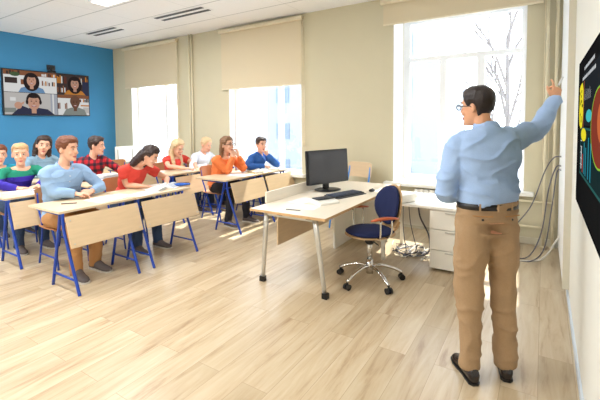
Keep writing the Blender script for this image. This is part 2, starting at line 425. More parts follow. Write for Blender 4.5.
# video call screen on blue wall: U runs +Y, W up, normal +X
t = empty('wall_television', (XL, 4.13, 2.23), 'wide flat television on blue wall showing a four-way video call', 'television')
b = B(); box(b, (XL+.001, 3.28, 1.765), (XL+.06, 4.99, 2.70)); obj('casing', b, M['black'], t, world=True, bevel=.006)
PC = {k: emit('video_'+k, c, .62) for k, c in dict(wall=(214, 210, 206), shelf=(250, 250, 248), dark=(70, 58, 56), book=(150, 96, 66), sk1=(222, 170, 144), sk2=(206, 156, 132), sk3=(120, 84, 66), hair=(44, 34, 34), blues=(120, 160, 200), navy=(54, 58, 84), org=(214, 140, 60), grey=(150, 156, 150), curtain=(186, 190, 200), lips=(176, 70, 74), wht=(255, 255, 255), plant=(80, 104, 70), maroon=(110, 56, 44)).items()}
PK = list(PC.keys()); PM = [PC[k] for k in PK]; pi_ = {k: i for i, k in enumerate(PK)}
def portrait(bm, O, U, W, x0, y0, x1, y1, kind):
    w, h = x1-x0, y1-y0
    L = [0.0012]
    def P(pts, k):
        L[0] += .00025
        pts = [(min(max(px, 0), 1), min(max(py, 0), 1)) for px, py in pts]
        patch(bm, O, U, W, [(x0+px*w, y0+py*h) for px, py in pts], pi_[k], L[0])
    asp = h/w
    def ov(cx, cy, rx, ry): return oval(cx, cy, rx*asp, ry)
    def face(cx, cy, s, sk, hair, long=False, beard=False, phones=False, glasses=False):
        if long: P(ov(cx, cy-.05*s, .36*s, .46*s), hair)
        else: P(ov(cx, cy+.10*s, .25*s, .28*s), hair)
        P(rect(cx-.08*s*asp, cy-.4*s, cx+.08*s*asp, cy-.1*s), sk)
        P(ov(cx, cy, .205*s, .27*s), sk)
        P(ov(cx, cy+.235*s, .19*s, .07*s), hair)
        for d in (-1, 1):
            P(ov(cx+d*.08*s*asp, cy+.05*s, .028*s, .016*s), 'hair'); P(rect(cx+d*.08*s*asp-.035*s*asp, cy+.095*s, cx+d*.08*s*asp+.035*s*asp, cy+.108*s), 'hair')
            if glasses: P([(cx+d*.08*s*asp+.055*s*asp*math.cos(q), cy+.045*s+.045*s*math.sin(q)) for q in [k*PI/8 for k in range(16)]], 'grey') or P(ov(cx+d*.08*s*asp, cy+.045*s, .043*s, .034*s), sk) or P(ov(cx+d*.08*s*asp, cy+.045*s, .025*s, .014*s), 'hair')
        P([(cx-.012*s, cy-.05*s), (cx+.02*s*asp, cy-.05*s), (cx+.006*s, cy+.04*s)], 'book')
        if beard: P(ov(cx, cy-.17*s, .13*s, .10*s), 'hair')
        P(ov(cx, cy-.13*s, .085*s, .03*s), 'lips'); P(ov(cx, cy-.122*s, .065*s, .013*s), 'wht')
        if phones:
            for d in (-1, 1): P(ov(cx+d*.225*s*asp, cy+.02*s, .045*s, .09*s), 'hair')
    def books(ya, yb, xa, xb, n, seed):
        rr = random.Random(seed); q = (xb-xa)/n
        for k in range(n):
            P(rect(xa+k*q, ya, xa+(k+.8)*q, lerp(ya, yb, rr.uniform(.6, 1))), rr.choice(('book', 'maroon', 'wall', 'dark', 'shelf', 'org')))
    if kind == 0:
        P(rect(0, 0, 1, 1), 'shelf'); P(rect(0, .78, 1, 1), 'book'); books(.8, 1, 0, .3, 6, 1); P(rect(.02, .4, .24, .66), 'dark'); P(oval(.2, .82, .09, .1), 'plant'); books(.36, .6, .7, 1, 9, 2); books(.8, .97, .7, 1, 9, 3); P(rect(.3, .36, .62, .6), 'book')
        P([(.25, 0), (.3, .2), (.42, .3), (.6, .3), (.72, .2), (.76, 0)], 'blues'); face(.5, .55, .95, 'sk1', 'hair', long=True)
    elif kind == 1:
        P(rect(0, 0, 1, 1), 'dark'); books(.1, .45, 0, .3, 7, 4); books(.55, .95, 0, .3, 7, 5); books(.55, .95, .7, 1, 6, 6); P(rect(.8, 0, 1, .7), 'navy')
        P([(.2, 0), (.3, .2), (.42, .28), (.66, .28), (.8, .18), (.9, 0)], 'org'); face(.55, .55, .98, 'sk2', 'hair', long=True, glasses=True)
    elif kind == 2:
        P(rect(0, 0, 1, 1), 'wall'); P(rect(.86, 0, 1, 1), 'curtain'); P(rect(.9, 0, .93, 1), 'shelf'); P(rect(.1, .62, .2, .78), 'shelf'); P(rect(.0, .1, .2, .3), 'grey')
        P([(.28, 0), (.36, .24), (.46, .32), (.62, .32), (.8, .26), (.94, 0)], 'navy'); P([(.12, 0), (.3, .42), (.42, .3), (.34, 0)], 'navy')
        face(.53, .56, 1.25, 'sk1', 'hair', phones=True); P(oval(.24, .42, .07, .16), 'sk1'); P([(.27, .5), (.36, .62), (.33, .45)], 'sk1')
    else:
        P(rect(0, 0, 1, 1), 'shelf'); P(rect(.0, .84, 1, 1), 'book'); books(.3, .7, 0, .34, 8, 7); books(.66, .9, .6, 1, 8, 8); P(rect(.72, .45, 1, .52), 'org'); P(rect(.8, .1, 1, .4), 'wall')
        P([(.14, 0), (.24, .28), (.42, .38), (.66, .38), (.84, .28), (.92, 0)], 'grey'); face(.54, .60, 1.0, 'sk3', 'sk3', beard=False)
O = V((XL+.0605, 3.28, 1.765)); U = V((0, 1, 0)); W = V((0, 0, 1))
for i, (x0, y0, x1, y1) in enumerate(((.02, .475, 1.0, .915), (1.01, .475, 1.69, .915), (.02, .02, 1.0, .465), (1.01, .02, 1.69, .465))):
    b = B(); portrait(b, O, U, W, x0, y0, x1, y1, i)
    o = obj('video_tile', b, PM, t, world=True)
    o['label'] = ('video tile of woman with long dark hair before white shelves', 'video tile of woman with glasses before dark bookcase', 'video tile of smiling person in headset raising a hand', 'video tile of man in grey shirt before white shelves')[i]
# webcam above the television
t = empty('video_camera', (XL+.03, 4.2, 2.70), 'small black video camera standing on top of the television', 'camera')
b = B(); box(b, (XL+.002, 4.13, 2.701), (XL+.075, 4.27, 2.735)); obj('base', b, M['black'], t, world=True, bevel=.006)
b = B(); tube(b, [(XL+.04, 4.2, 2.73), (XL+.04, 4.2, 2.765)], .02, 10); tube(b, [(XL+.02, 4.2, 2.80), (XL+.09, 4.2, 2.80)], [.05, .05], 16); box(b, (XL+.005, 4.12, 2.75), (XL+.035, 4.28, 2.86)); obj('head', b, M['darkgrey'], t, world=True)
b = B(); tube(b, [(XL+.09, 4.2, 2.80), (XL+.105, 4.2, 2.80)], .03, 16); obj('lens', b, M['black'], t, world=True)

# presentation screen on right wall: normal -X, U runs -Y (picture right), W up
t = empty('wall_display', (XR, 2.0, 1.5), 'large black wall display with dark teal chart slide beside the pointing teacher', 'display')
SX = .168
b = B(); box(b, (SX, 1.2, 1.11), (XR-.001, 2.77, 1.90)); obj('casing', b, M['matblack'], t, world=True, bevel=.004)
SC = {k: emit('slide_'+k, c, s) for k, (c, s) in dict(bg=((10, 12, 15), .5), teal=((14, 48, 50), .6), teal2=((40, 104, 100), .7), yel=((240, 224, 40), .9), cyan=((70, 200, 206), .8), org=((214, 110, 60), .8), wht=((226, 230, 232), .8), bar=((40, 150, 170), .8), red=((200, 70, 50), .8), slate=((34, 42, 50), .5), globe=((150, 60, 40), .7), green=((150, 210, 60), .8)).items()}
SK = list(SC.keys()); SM = [SC[k] for k in SK]; si = {k: i for i, k in enumerate(SK)}
O = V((SX-.0005, 2.77, 1.11)); U = V((0, -1, 0)); W = V((0, 0, 1))
b = B(); lv = [0.0008]
def SP(pts, k):
    lv[0] += .00012; patch(b, O, W, U, [(y, x) for x, y in pts], si[k], -lv[0])
def sy(Y): return 2.77-Y
def sz(Z): return Z-1.11
SP(rect(.015, .02, 1.55, .775), 'bg')
SP(rect(.25, .19, 1.5, .42), 'teal')
for q in ((.25, .185, 1.5, .197), (.25, .42, 1.5, .43), (.245, .185, .26, .43)): SP(rect(*q), 'teal2')
SP(rect(.30, .44, 1.5, .70), 'slate')
rr = random.Random(3)
# yellow blob strip with orange edge
SP([(.13, .64), (.2, .655), (.3, .66), (.36, .62), (.37, .5), (.33, .43), (.24, .42), (.16, .44), (.12, .5), (.14, .57)], 'yel')
SP(rect(.385, .43, .40, .66), 'org')
for k in range(12): SP(oval(.16+rr.random()*.18, .45+rr.random()*.19, .018, .010, 8), 'bg')
SP(oval(.68, .485, .13, .028, 16), 'cyan')
SP(oval(.45, .395, .14, .032, 16), 'yel')
# bar charts and little captions
for k, (x, h1, h2, c) in enumerate(((.34, .22, .33, 'wht'), (.42, .21, .30, 'red'), (.50, .21, .36, 'bar'), (.58, .21, .34, 'bar'), (.70, .21, .39, 'bar'), (.80, .21, .37, 'bar'))):
    SP(rect(x, h1, x+.035, h2), c)
for k in range(5): SP(rect(.32, .24+k*.03, .40, .245+k*.03), 'wht')
for k in range(10): SP(rect(.45+k*.035, .56, .455+k*.035, .58+.035*abs(math.sin(k*1.7))), 'wht')
# heading strokes and hand-written scribble column
for (xa, ya, n) in ((.45, .705, 9), (.38, .66, 12)):
    x = xa
    for k in range(n):
        w = .02+.03*rr.random(); SP([(x, ya), (x+w, ya+.002), (x+w, ya+.018), (x, ya+.014)], 'wht'); x += w+.014
for k in range(12):
    zc = .08+k*.025; xx = .07+.03*math.sin(k*2.1); SP([(xx, zc), (xx+.03, zc+.006), (xx+.032, zc+.012), (xx+.004, zc+.008)], 'wht')
# red globe with green rim
SP(oval(1.13, .44, .27, .145, 28), 'green'); SP(oval(1.13, .44, .255, .138, 28), 'globe'); SP(oval(1.2, .46, .12, .07, 20), 'org')
o = obj('slide_picture', b, SM, t, world=True); o['label'] = 'dark slide with teal bars, yellow and cyan patches and red globe'

# ------------------------------------------------------------------ pupil desk
def desk_proto():
    t = empty('school_desk')
    b = B(); box(b, (-.62, -.345, .735), (.0, .445, .757)); obj('desktop', b, M['birch'], t, bevel=.003)
    b = B()
    rot = Matrix.Rotation(-.30, 3, 'Y')
    box(b, (.122, -.335, .425), (.136, .415, .725), rot=Matrix.Rotation(-.32, 3, 'Y')); obj('modesty_panel', b, M['birch_p'], t, bevel=.003)
    for yy in (-.30, .38):
        for zz in (.47, .68):
            xx = .135+(.575-zz)*.33+.004
            b = B(); tube(b, [(xx, yy, zz), (xx+.006, yy, zz+.002)], .007, 8); obj('screw', b, M['silver'], t)
    for y in (-.31, .31):
        b = B(); tube(b, smoothpath([(-.01, y, .735), (.0, y, .60), (.075, y, .40), (.20, y, .10), (.245, y, .0)], 4), .0145, 10); obj('leg', b, M['tubeblue'], t, smooth=True)
        b = B(); tube(b, smoothpath([(-.06, y*.99, .735), (-.09, y*.99, .60), (-.17, y*.99, .3), (-.25, y*.99, .0)], 4), .0145, 10); obj('leg', b, M['tubeblue'], t, smooth=True)
        b = B(); tube(b, [(-.215, y, .13), (.185, y, .13)], .010, 8); obj('stretcher', b, M['tubeblue'], t, smooth=True)
        b = B(); tube(b, [(-.5, y, .722), (.0, y, .722)], .013, 8); obj('top_rail', b, M['tubeblue'], t, smooth=True)
    b = B(); tube(b, [(-.085, -.30, .62), (-.085, .30, .62)], .010, 8); obj('cross_bar', b, M['tubeblue'], t, smooth=True)
    return t
G1 = 'single pupil desks with blue tube legs'
dp = desk_proto()
DESKS = [
 (-3.81, 2.13, 'birch pupil desk nearest the camera, blue-shirted boy leaning on it'),
 (-3.81, 2.93, 'birch pupil desk with open book and blue pencil case on it'),
 (-3.82, 4.37, 'birch pupil desk of the orange-jumper pupil with blue legs'),
 (-3.82, 5.17, 'birch pupil desk of the blue-shirted boy by the middle window'),
 (-5.03, 2.15, 'birch pupil desk at left edge of the photo under girl in green and violet'),
 (-5.05, 3.08, 'birch pupil desk of the boy in red plaid, with a stack of books'),
 (-5.00, 4.38, 'birch pupil desk of the blonde girl in coral top'),
 (-5.00, 5.19, 'birch pupil desk of the blond boy in white'),
 (-6.10, 2.35, 'birch pupil desk in front of the girl in teal, far left'),
 (-6.10, 3.15, 'birch pupil desk in front of the denim-shirted girl'),
 (-6.30, 4.38, 'empty birch pupil desk behind the blonde girl in coral top'),
 (-6.30, 5.19, 'empty birch pupil desk beside the farthest window'),
 (-7.55, 4.30, 'empty birch pupil desk in the last row near the blue wall'),
]
for i, (x, y, lab) in enumerate(DESKS):
    o = dp if i == 0 else copy_tree(dp)
    o.location = (x, y, 0); tag(o, lab, 'desk', G1)

def chair_proto(tubemat, name='school_chair'):
    t = empty(name)
    b = B()
    # seat (front = +x)
    secs = []
    for i in range(9):
        x = -.19+.38*i/8; z = .445-.012*math.sin(PI*i/8)-(.02 if i == 8 else 0)
        w = .19-(.015 if i in (0, 8) else 0)
        secs.append([(x, -w, z), (x, w, z), (x, w, z+.011), (x, -w, z+.011)])
    skin(b, [[b.verts.new(p) for p in s] for s in secs]); obj('seat', b, M['brownply'], t)
    b = B(); rings = []
    for i in range(9):
        y = -.185+.37*i/8; bow = -.03*math.sin(PI*i/8)
        e = .02 if i in (0, 8) else 0
        z0, z1 = .66+e, .86-e
        rings.append([(-.20+bow, y, z0), (-.212+bow, y, z0), (-.242+bow, y, z1), (-.230+bow, y, z1)])
    skin(b, [[b.verts.new(p) for p in s] for s in rings]); obj('backrest', b, M['brownply'], t)
    for y in (-.165, .165):
        b = B(); tube(b, smoothpath([(.10, y, .435), (.15, y, .3), (.20, y, .0)], 4), .011, 8); obj('leg', b, tubemat, t, smooth=True)
        b = B(); tube(b, smoothpath([(-.235, y*.97, .80), (-.19, y, .62), (-.13, y, .46), (-.16, y, .25), (-.23, y, .0)], 4), .011, 8); obj('leg', b, tubemat, t, smooth=True)
        b = B(); tube(b, [(-.14, y, .432), (.12, y, .432)], .010, 8); obj('seat_rail', b, tubemat, t, smooth=True)
        b = B(); tube(b, [(-.20, y, .12), (.175, y, .12)], .009, 8); obj('stretcher', b, tubemat, t, smooth=True)
    b = B(); tube(b, [(-.14, -.165, .42), (-.14, .165, .42)], .009, 8); obj('cross_bar', b, tubemat, t, smooth=True)
    return t
cp = chair_proto(M['tubeblue'])
G2 = 'plywood pupil chairs with blue tube frames'
CHAIRS = [
 (-4.60, 2.20, 0, 'brown plywood chair under the boy in light blue shirt'),
 (-4.62, 3.00, 0, 'brown plywood chair under the dark-haired girl in coral top'),
 (-4.55, 4.62, 0, 'brown plywood chair under the pupil in orange jumper'),
 (-4.42, 5.32, 0, 'brown plywood chair under the boy by the middle window'),
 (-5.90, 2.22, 0, 'brown plywood chair under girl in green and violet top'),
 (-5.92, 3.22, 0, 'brown plywood chair under boy in red plaid'),
 (-5.72, 4.60, 0, 'brown plywood chair under blonde girl in coral top'),
 (-5.66, 5.26, 0, 'brown plywood chair under blond boy in white'),
 (-6.86, 2.38, 0, 'brown plywood chair under girl in teal'),
 (-6.86, 3.00, 0, 'brown plywood chair under girl in denim shirt'),
 (-6.98, 4.50, 0, 'empty plywood chair right behind the dark-haired girl, in third row'),
 (-6.98, 5.14, 0, 'empty plywood chair close to the farthest window'),
]
for i, (x, y, rz, lab) in enumerate(CHAIRS):
    o = cp if i == 0 else copy_tree(cp)
    o.location = (x, y, 0); o.rotation_euler = (0, 0, rz); tag(o, lab, 'chair', G2)
c2 = copy_tree(cp); c2.location = (-2.42, 5.16, 0); c2.rotation_euler = (0, 0, -PI/2-.25)
for ch in c2.children:
    ch.data = ch.data.copy(); k = ch.name.split('.')[0]
    ch.data.materials.clear(); ch.data.materials.append(M['birch_p'] if k in ('seat', 'backrest') else M['clip'])
c2.scale = (1.1, 1.2, 1.12)
tag(c2, 'pale plywood chair with bright blue frame behind the computer monitor', 'chair', 'empty chairs')
t = empty('school_chair', (-7.95, 5.3, 0), 'white-backed chair standing in the far corner of the blue wall', 'chair', 'empty chairs')
b = B(); box(b, (-.2, -.2, .44), (.2, .2, .455)); obj('seat', b, M['whitelam'], t, bevel=.005)
b = B(); box(b, (-.22, -.24, .70), (-.20, .24, 1.06)); obj('backrest', b, M['whitelam'], t, bevel=.008)
for sx in (-1, 1):
    for sy_ in (-1, 1):
        b = B(); tube(b, [(sx*.17-.02*(sx < 0), sy_*.18, 1.0 if sx < 0 else .44), (sx*.19, sy_*.18, 0)], .011, 8); obj('leg', b, M['silver'], t)

# ------------------------------------------------------------------ teacher's desk
t = empty('teacher_desk', (-1.98, 3.9, 0), 'large pale teacher desk with silver legs carrying the computer', 'desk')
b = B(); box(b, (-2.40, 2.86, .724), (-1.57, 4.92, .744)); obj('desktop', b, M['lightwood'], t, world=True, bevel=.002)
b = B()
for q in (((-2.402, 2.857, .722), (-1.568, 2.861, .745)), ((-1.571, 2.86, .722), (-1.567, 4.92, .745)), ((-2.403, 2.86, .722), (-2.399, 4.92, .745))): box(b, *q)
obj('edge_banding', b, M['edge'], t, world=True)
b = B(); box(b, (-2.415, 3.12, .745), (-2.395, 4.92, .86)); obj('raised_screen', b, M['lightwood'], t, world=True, bevel=.003)
b = B(); box(b, (-2.33, 3.2, .30), (-2.312, 4.3, .722)); obj('modesty_panel', b, M['birch_p'], t, world=True, bevel=.002)
b = B(); box(b, (-2.19, 4.2, 0), (-2.165, 4.80, .722)); box(b, (-2.19, 4.78, 0), (-1.70, 4.80, .722)); obj('end_panel', b, M['whitelam'], t, world=True, bevel=.002)
for (top, bot) in (((-2.26, 2.94), (-2.34, 2.97)), ((-1.72, 2.94), (-1.62, 2.95))):
    b = B(); secs = []
    for i in range(5):
        f = i/4; secs.append((V((lerp(top[0], bot[0], f), lerp(top[1], bot[1], f), lerp(.722, .0, f))), V((lerp(.030, .020, f), 0, 0)), V((0, .016, 0))))
    loft(b, secs, 12); obj('leg', b, M['silver'], t, world=True, smooth=True)
    b = B(); box(b, (bot[0]-.026, bot[1]-.024, 0), (bot[0]+.026, bot[1]+.024, .05)); obj('foot_cap', b, M['black'], t, world=True, bevel=.006)
b = B(); box(b, (-2.27, 2.93, .68), (-1.70, 2.96, .722)); box(b, (-2.0, 2.95, .69), (-1.96, 4.8, .722)); obj('under_frame', b, M['silver'], t, world=True, bevel=.002)
b = B(); box(b, (-2.12, 2.915, .70), (-2.06, 2.935, .722)); box(b, (-1.80, 2.915, .70), (-1.74, 2.935, .722)); obj('bracket', b, M['darkgrey'], t, world=True)

# monitor: screen faces +X with slight turn to the camera
t = empty('computer_monitor', (-2.22, 4.12, .745), 'black flat computer monitor with dark blank screen on teacher desk', 'monitor', rz=math.radians(-20))
t.scale = (1.15, 1.15, 1.15)
b = B(); ell(b, (0, 0, .008), (.13, 0, 0), (0, .15, 0), (0, 0, .009), n=24); obj('foot', b, M['black'], t, smooth=True)
b = B(); box(b, (-.045, -.035, .01), (-.02, .035, .22)); obj('stand', b, M['black'], t, bevel=.004)
tilt = Matrix.Rotation(-.06, 3, 'Y')
b = B(); box(b, (-.02, -.285, .075), (.02, .285, .43)); box(b, (-.045, -.2, .14), (-.02, .2, .37)); bmesh.ops.rotate(b, verts=b.verts, cent=(0, 0, .2), matrix=tilt); obj('casing', b, M['black'], t, bevel=.005)
b = B(); box(b, (.0202, -.268, .095), (.0215, .268, .413)); bmesh.ops.rotate(b, verts=b.verts, cent=(0, 0, .2), matrix=tilt); obj('screen', b, M['screen_off'], t)
# keyboard
t = empty('keyboard', (-1.90, 3.93, .7445), 'dark grey computer keyboard lying before the monitor', 'keyboard', rz=math.radians(-17))
b = B(); vs = box(b, (-.085, -.24, 0), (.085, .24, .018)); obj('body', b, M['darkgrey'], t, bevel=.005)
b = B()
for r_ in range(5):
    for c_ in range(18):
        x = .055-r_*.030; y = -.222+c_*.025
        box(b, (x-.012, y, .018), (x+.012, y+.020, .026))
tag(obj('keys', b, M['keyg'], t), 'small slate grey keys', kind='stuff')
b = B(); box(b, (.085, -.23, 0), (.125, .23, .008)); obj('palm_rest', b, M['darkgrey'], t, bevel=.003)
t = empty('computer_mouse', (-1.72, 4.30, .745), 'small black computer mouse beyond the keyboard', 'mouse')
b = B(); ell(b, (0, 0, .012), (.034, 0, 0), (0, .055, 0), (0, 0, .018), n=16)
for v in b.verts: v.co.z = max(v.co.z, 0)
obj('shell', b, M['black'], t, smooth=True)
b = B(); tube(b, [(0, .02, .028), (0, .035, .026)], .005, 8); obj('wheel', b, M['darkgrey'], t)
# white device with black panel
t = empty('desk_telephone', (-1.89, 3.43, .745), 'low white desk device with black top panel between papers and keyboard', 'device', rz=math.radians(-25))
b = B(); rings = []
for y in (-.12, .12):
    rings.append([b.verts.new(p) for p in ((-.10, y, .0), (.10, y, .0), (.10, y, .018), (.02, y, .04), (-.10, y, .045))])
skin(b, rings); obj('body', b, M['whitelam'], t, bevel=.004)
b = B(); box(b, (-.085, -.095, .044), (.03, .105, .052)); obj('black_panel', b, M['darkgrey'], t, bevel=.003)
# papers on teacher desk
def sheet(name, x, y, z, w, h, rz, m, lab, cat='paper', th=.0015, group=None):
    b = B(); box(b, (-w/2, -h/2, 0), (w/2, h/2, th)); o = obj(name, b, m); o.location = (x, y, z); o.rotation_euler = (0, 0, rz)
    return tag(o, lab, cat, group)
sheet('paper_sheet', -1.98, 3.17, .745, .30, .21, .12, M['paper'], 'white paper sheet nearest the front edge of teacher desk')
sheet('paper_sheet', -2.14, 3.42, .745, .21, .30, -.1, M['paper'], 'white paper sheet lying left of the white desk device')
b = B(); tube(b, [(-.075, 0, .004), (.075, 0, .004)], .004, 8); o = obj('pen', b, M['darkgrey']); o.location = (-1.99, 3.0, .745); o.rotation_euler = (0, 0, .15)
tag(o, 'thin dark pen on papers at the front of teacher desk', 'pen')

# ------------------------------------------------------------------ office chair (local: front = +x)
oc = empty('office_chair', (-1.43, 3.52, 0), 'navy upholstered swivel chair with reddish wooden armrests', 'chair', rz=math.radians(232))
oc.scale = (1.08, 1.08, 1.0)
b = B()
ell(b, (0, 0, .505), (.225, 0, 0), (0, .21, 0), (0, 0, .035), n=28); obj('seat_pad', b, M['navy'], oc, smooth=True)
b = B(); ell(b, (-.005, 0, .478), (.235, 0, 0), (0, .215, 0), (0, 0, .018), n=28)
obj('seat_shell', b, M['edge'], oc, smooth=True)
def oval_plate(bm, cx, cz, ry, rz_, th, lean, n=28, bulge=0, bow=.04):
    rings = []
    for (d, s) in ((0, .0), (0, .5), (0, .8), (0, .94), (.15, 1), (.85, 1), (1, .94), (1, .8), (1, .5), (1, 0)):
        ring = []
        for k in range(n):
            a = 2*PI*k/n; y = ry*max(s, .001)*math.cos(a); z = rz_*max(s, .001)*math.sin(a)
            x = cx+th*d+(bulge*(1-s*s) if d == 1 else 0)+bow*(y/ry)**2-lean*z
            ring.append(bm.verts.new((x, y, cz+z)))
        rings.append(ring)
    skin(bm, rings)
b = B(); oval_plate(b, -.225, .745, .185, .19, .030, .16, bulge=.012); obj('back_pad', b, M['navy'], oc, smooth=True)
b = B(); oval_plate(b, -.245, .728, .197, .215, .014, .16); 
rings = []
for i in range(8):
    f = i/7; x = lerp(-.05, -.235, f)+.03*math.sin(PI*f)*-1; z = .47+.13*f**2; w = lerp(.09, .12, f)
    rings.append([b.verts.new(p) for p in ((x, -w, z), (x, w, z), (x-.012, w, z-.012), (x-.012, -w, z-.012))])
skin(b, rings); obj('back_shell', b, M['edge'], oc, smooth=False)
for s in (-1, 1):
    b = B(); secs = []
    for i in range(9):
        f = i/8; x = lerp(-.13, .13, f); e = math.sin(PI*min(max(f, .04), .96))**.3
        secs.append((V((x, s*.255, .675+.012*math.sin(PI*f))), V((0, .028*e, 0)), V((0, 0, .014*e))))
    loft(b, secs, 12); obj('armrest', b, M['armwood'], oc, smooth=True)
    b = B()
    for x in (-.07, .04): tube(b, smoothpath([(x, s*.252, .668), (x, s*.25, .55), (x*.8, s*.22, .49), (x*.6, s*.12, .472)], 4), .008, 8)
    obj('arm_support', b, M['chrome'], oc, smooth=True)
b = B(); tube(b, [(0, 0, .20), (0, 0, .46)], .024, 14); tube(b, [(0, 0, .08), (0, 0, .22)], .032, 14); obj('column', b, M['chrome'], oc, smooth=True)
b = B(); ell(b, (0, 0, .405), (.045, 0, 0), (0, .045, 0), (0, 0, .045)); obj('tilt_housing', b, M['black'], oc, smooth=True)
b = B(); tube(b, [(0, .02, .42), (.03, .2, .425)], .006, 8); obj('tilt_lever', b, M['black'], oc, smooth=True)
for k in range(5):
    a = 2*PI*k/5+.35; d = V((math.cos(a), math.sin(a), 0))
    b = B(); tube(b, smoothpath([V((0, 0, .15)), d*.10+V((0, 0, .155)), d*.22+V((0, 0, .12)), d*.30+V((0, 0, .075))], 4), [.016]*13, 10); obj('base_arm', b, M['chrome'], oc, smooth=True)
    b = B(); n_ = V((-d.y, d.x, 0))
    for s in (-1, 1): tube(b, [d*.30+n_*s*.008+V((0, 0, .028)), d*.30+n_*s*.026+V((0, 0, .028))], .028, 14)
    tube(b, [d*.30+V((0, 0, .03)), d*.30+V((0, 0, .08))], .008, 8)
    obj('caster', b, M['black'], oc, smooth=False)

# ------------------------------------------------------------------ drawer table at the window
t = empty('side_table', (-1.05, 4.5, 0), 'long white side table with drawers behind the teacher, below the window', 'table')
b = B(); box(b, (-1.55, 4.10, .655), (-.50, 4.86, .68)); obj('tabletop', b, M['whitelam'], t, world=True, bevel=.003)
b = B(); box(b, (-1.0, 4.13, .02), (-.55, 4.80, .655)); obj('cabinet_body', b, M['whitelam'], t, world=True)
for z0, z1 in ((.03, .22), (.23, .44), (.45, .64)):
    b = B(); box(b, (-.995, 4.112, z0), (-.555, 4.13, z1)); o = obj('drawer', b, M['whitelam'], t, world=True, bevel=.003)
    b = B(); box(b, (-.84, 4.098, z1-.022), (-.70, 4.112, z1-.012)); bmesh.ops.translate(b, verts=b.verts, vec=-t.location); obj('handle', b, M['silver'], o)
b = B(); box(b, (-1.53, 4.60, .32), (-1.0, 4.62, .655)); obj('apron', b, M['whitelam'], t, world=True)
for (x, y) in ((-1.52, 4.14), (-1.52, 4.82)):
    b = B(); box(b, (x-.018, y-.018, 0), (x+.018, y+.018, .655)); obj('leg', b, M['whitelam'], t, world=True)
t = empty('projector', (-1.36, 4.24, .68), 'white box projector with dark front on side table', 'projector', rz=math.radians(-25))
b = B(); box(b, (-.13, -.11, .008), (.13, .13, .085)); obj('housing', b, M['whitelam'], t, bevel=.008)
b = B(); box(b, (-.12, -.116, .014), (.12, -.109, .078)); obj('front_grille', b, M['darkgrey'], t)
b = B(); tube(b, [(.05, -.115, .048), (.05, -.13, .048)], .025, 14); obj('lens', b, M['silver'], t)
b = B()
for x in (-.1, .1): tube(b, [(x, 0, 0), (x, 0, .01)], .012, 8)
obj('feet', b, M['black'], t)
# cables
rr = random.Random(5)
def cable(pts, r, m, lab, group=None):
    b = B(); tube(b, smoothpath(pts, 6), r, 6); return tag(obj('power_cable', b, m, smooth=True), lab, 'cable', group)
for k in range(7):
    pts = []
    for i in range(9):
        pts.append((-1.50+.06*i+rr.uniform(-.09, .09), 4.50+rr.uniform(-.22, .22), .008+.010*k))
    cable(pts, .005, M['cord'] if k % 3 else M['cordw'], 'tangled grey cable in the heap on the floor behind the swivel chair' if k % 3 else 'tangled white cable in the heap on floor behind the swivel chair', 'tangled cables')
cable([(-1.25, 4.58, .66), (-1.22, 4.56, .45), (-1.10, 4.5, .25), (-1.10, 4.45, .06), (-1.3, 4.4, .01), (-1.5, 4.5, .01)], .009, M['cord'], 'thick grey cable looping from side table down to floor')
cable([(-1.42, 4.57, .66), (-1.42, 4.56, .3), (-1.36, 4.5, .01)], .005, M['cord'], 'thin grey cable hanging from side table nearest the swivel chair')
cable([(-1.36, 4.57, .66), (-1.33, 4.56, .35), (-1.22, 4.5, .01)], .005, M['cord'], 'thin grey cable hanging from the middle of side table')
cable([(.165, 5.0, 1.18), (.10, 5.05, 1.16), (.02, 5.1, 1.0), (-.10, 5.15, .6), (-.25, 5.15, .35), (-.45, 5.1, .05), (-.5, 5.1, .01)], .007, M['cord'], 'dark cable drooping from the white wall trim past teacher elbow')
cable([(.165, 5.0, 1.08), (.12, 5.05, 1.05), (.06, 5.1, .8), (.0, 5.1, .3), (-.12, 5.0, .03), (-.3, 4.95, .008)], .007, M['cord'], 'grey cable hanging down close to the riser pipes')
cable([(.165, 4.95, 1.04), (.13, 5.0, 1.0), (.09, 5.0, .6), (.03, 5.0, .15), (-.1, 4.9, .01), (-.3, 4.88, .008)], .006, M['cord'], 'thin grey cable hanging nearest the white wall trim')
cable([(.18, 5.1, .30), (.12, 5.1, .18), (.05, 5.05, .06), (-.06, 4.95, .008), (-.4, 4.8, .008)], .009, M['cordw'], 'thick white cable curving from wall trim across the floor')

# ------------------------------------------------------------------ books and papers on pupil desks
DT = .7575
def open_book(x, y, z, w, h, rz, lab, cover, thick=.02):
    """spine along local y"""
    t = empty('open_book', (x, y, z), lab, 'book', rz=rz)
    b = B(); box(b, (-w, -h/2-.004, 0), (w, h/2+.004, .003)); obj('cover', b, cover, t)
    for s in (-1, 1):
        b = B(); rings = []
        for i in range(9):
            f = i/8; xx = s*w*.97*f; zz = .003+thick*(math.sin(PI*min(1, f*1.15)**.6)*.8+.2*(1-f))
            rings.append([b.verts.new(p) for p in ((xx, -h/2, .003), (xx, h/2, .003), (xx, h/2, zz+.002), (xx, -h/2, zz+.002))])
        skin(b, rings); obj('pages', b, M['paper'], t)
        b = B(); rings = []
        for i in range(2, 8):
            f = i/8; xx = s*w*.97*f; zz = .0058+thick*(math.sin(PI*min(1, f*1.15)**.6)*.8+.2*(1-f))
            rings.append([b.verts.new(p) for p in ((xx, -h*.42, zz), (xx, h*.42, zz))])
        for a, c in zip(rings, rings[1:]): b.faces.new((a[0], a[1], c[1], c[0]))
        obj('print_block', b, M['print_'], t)
    return t
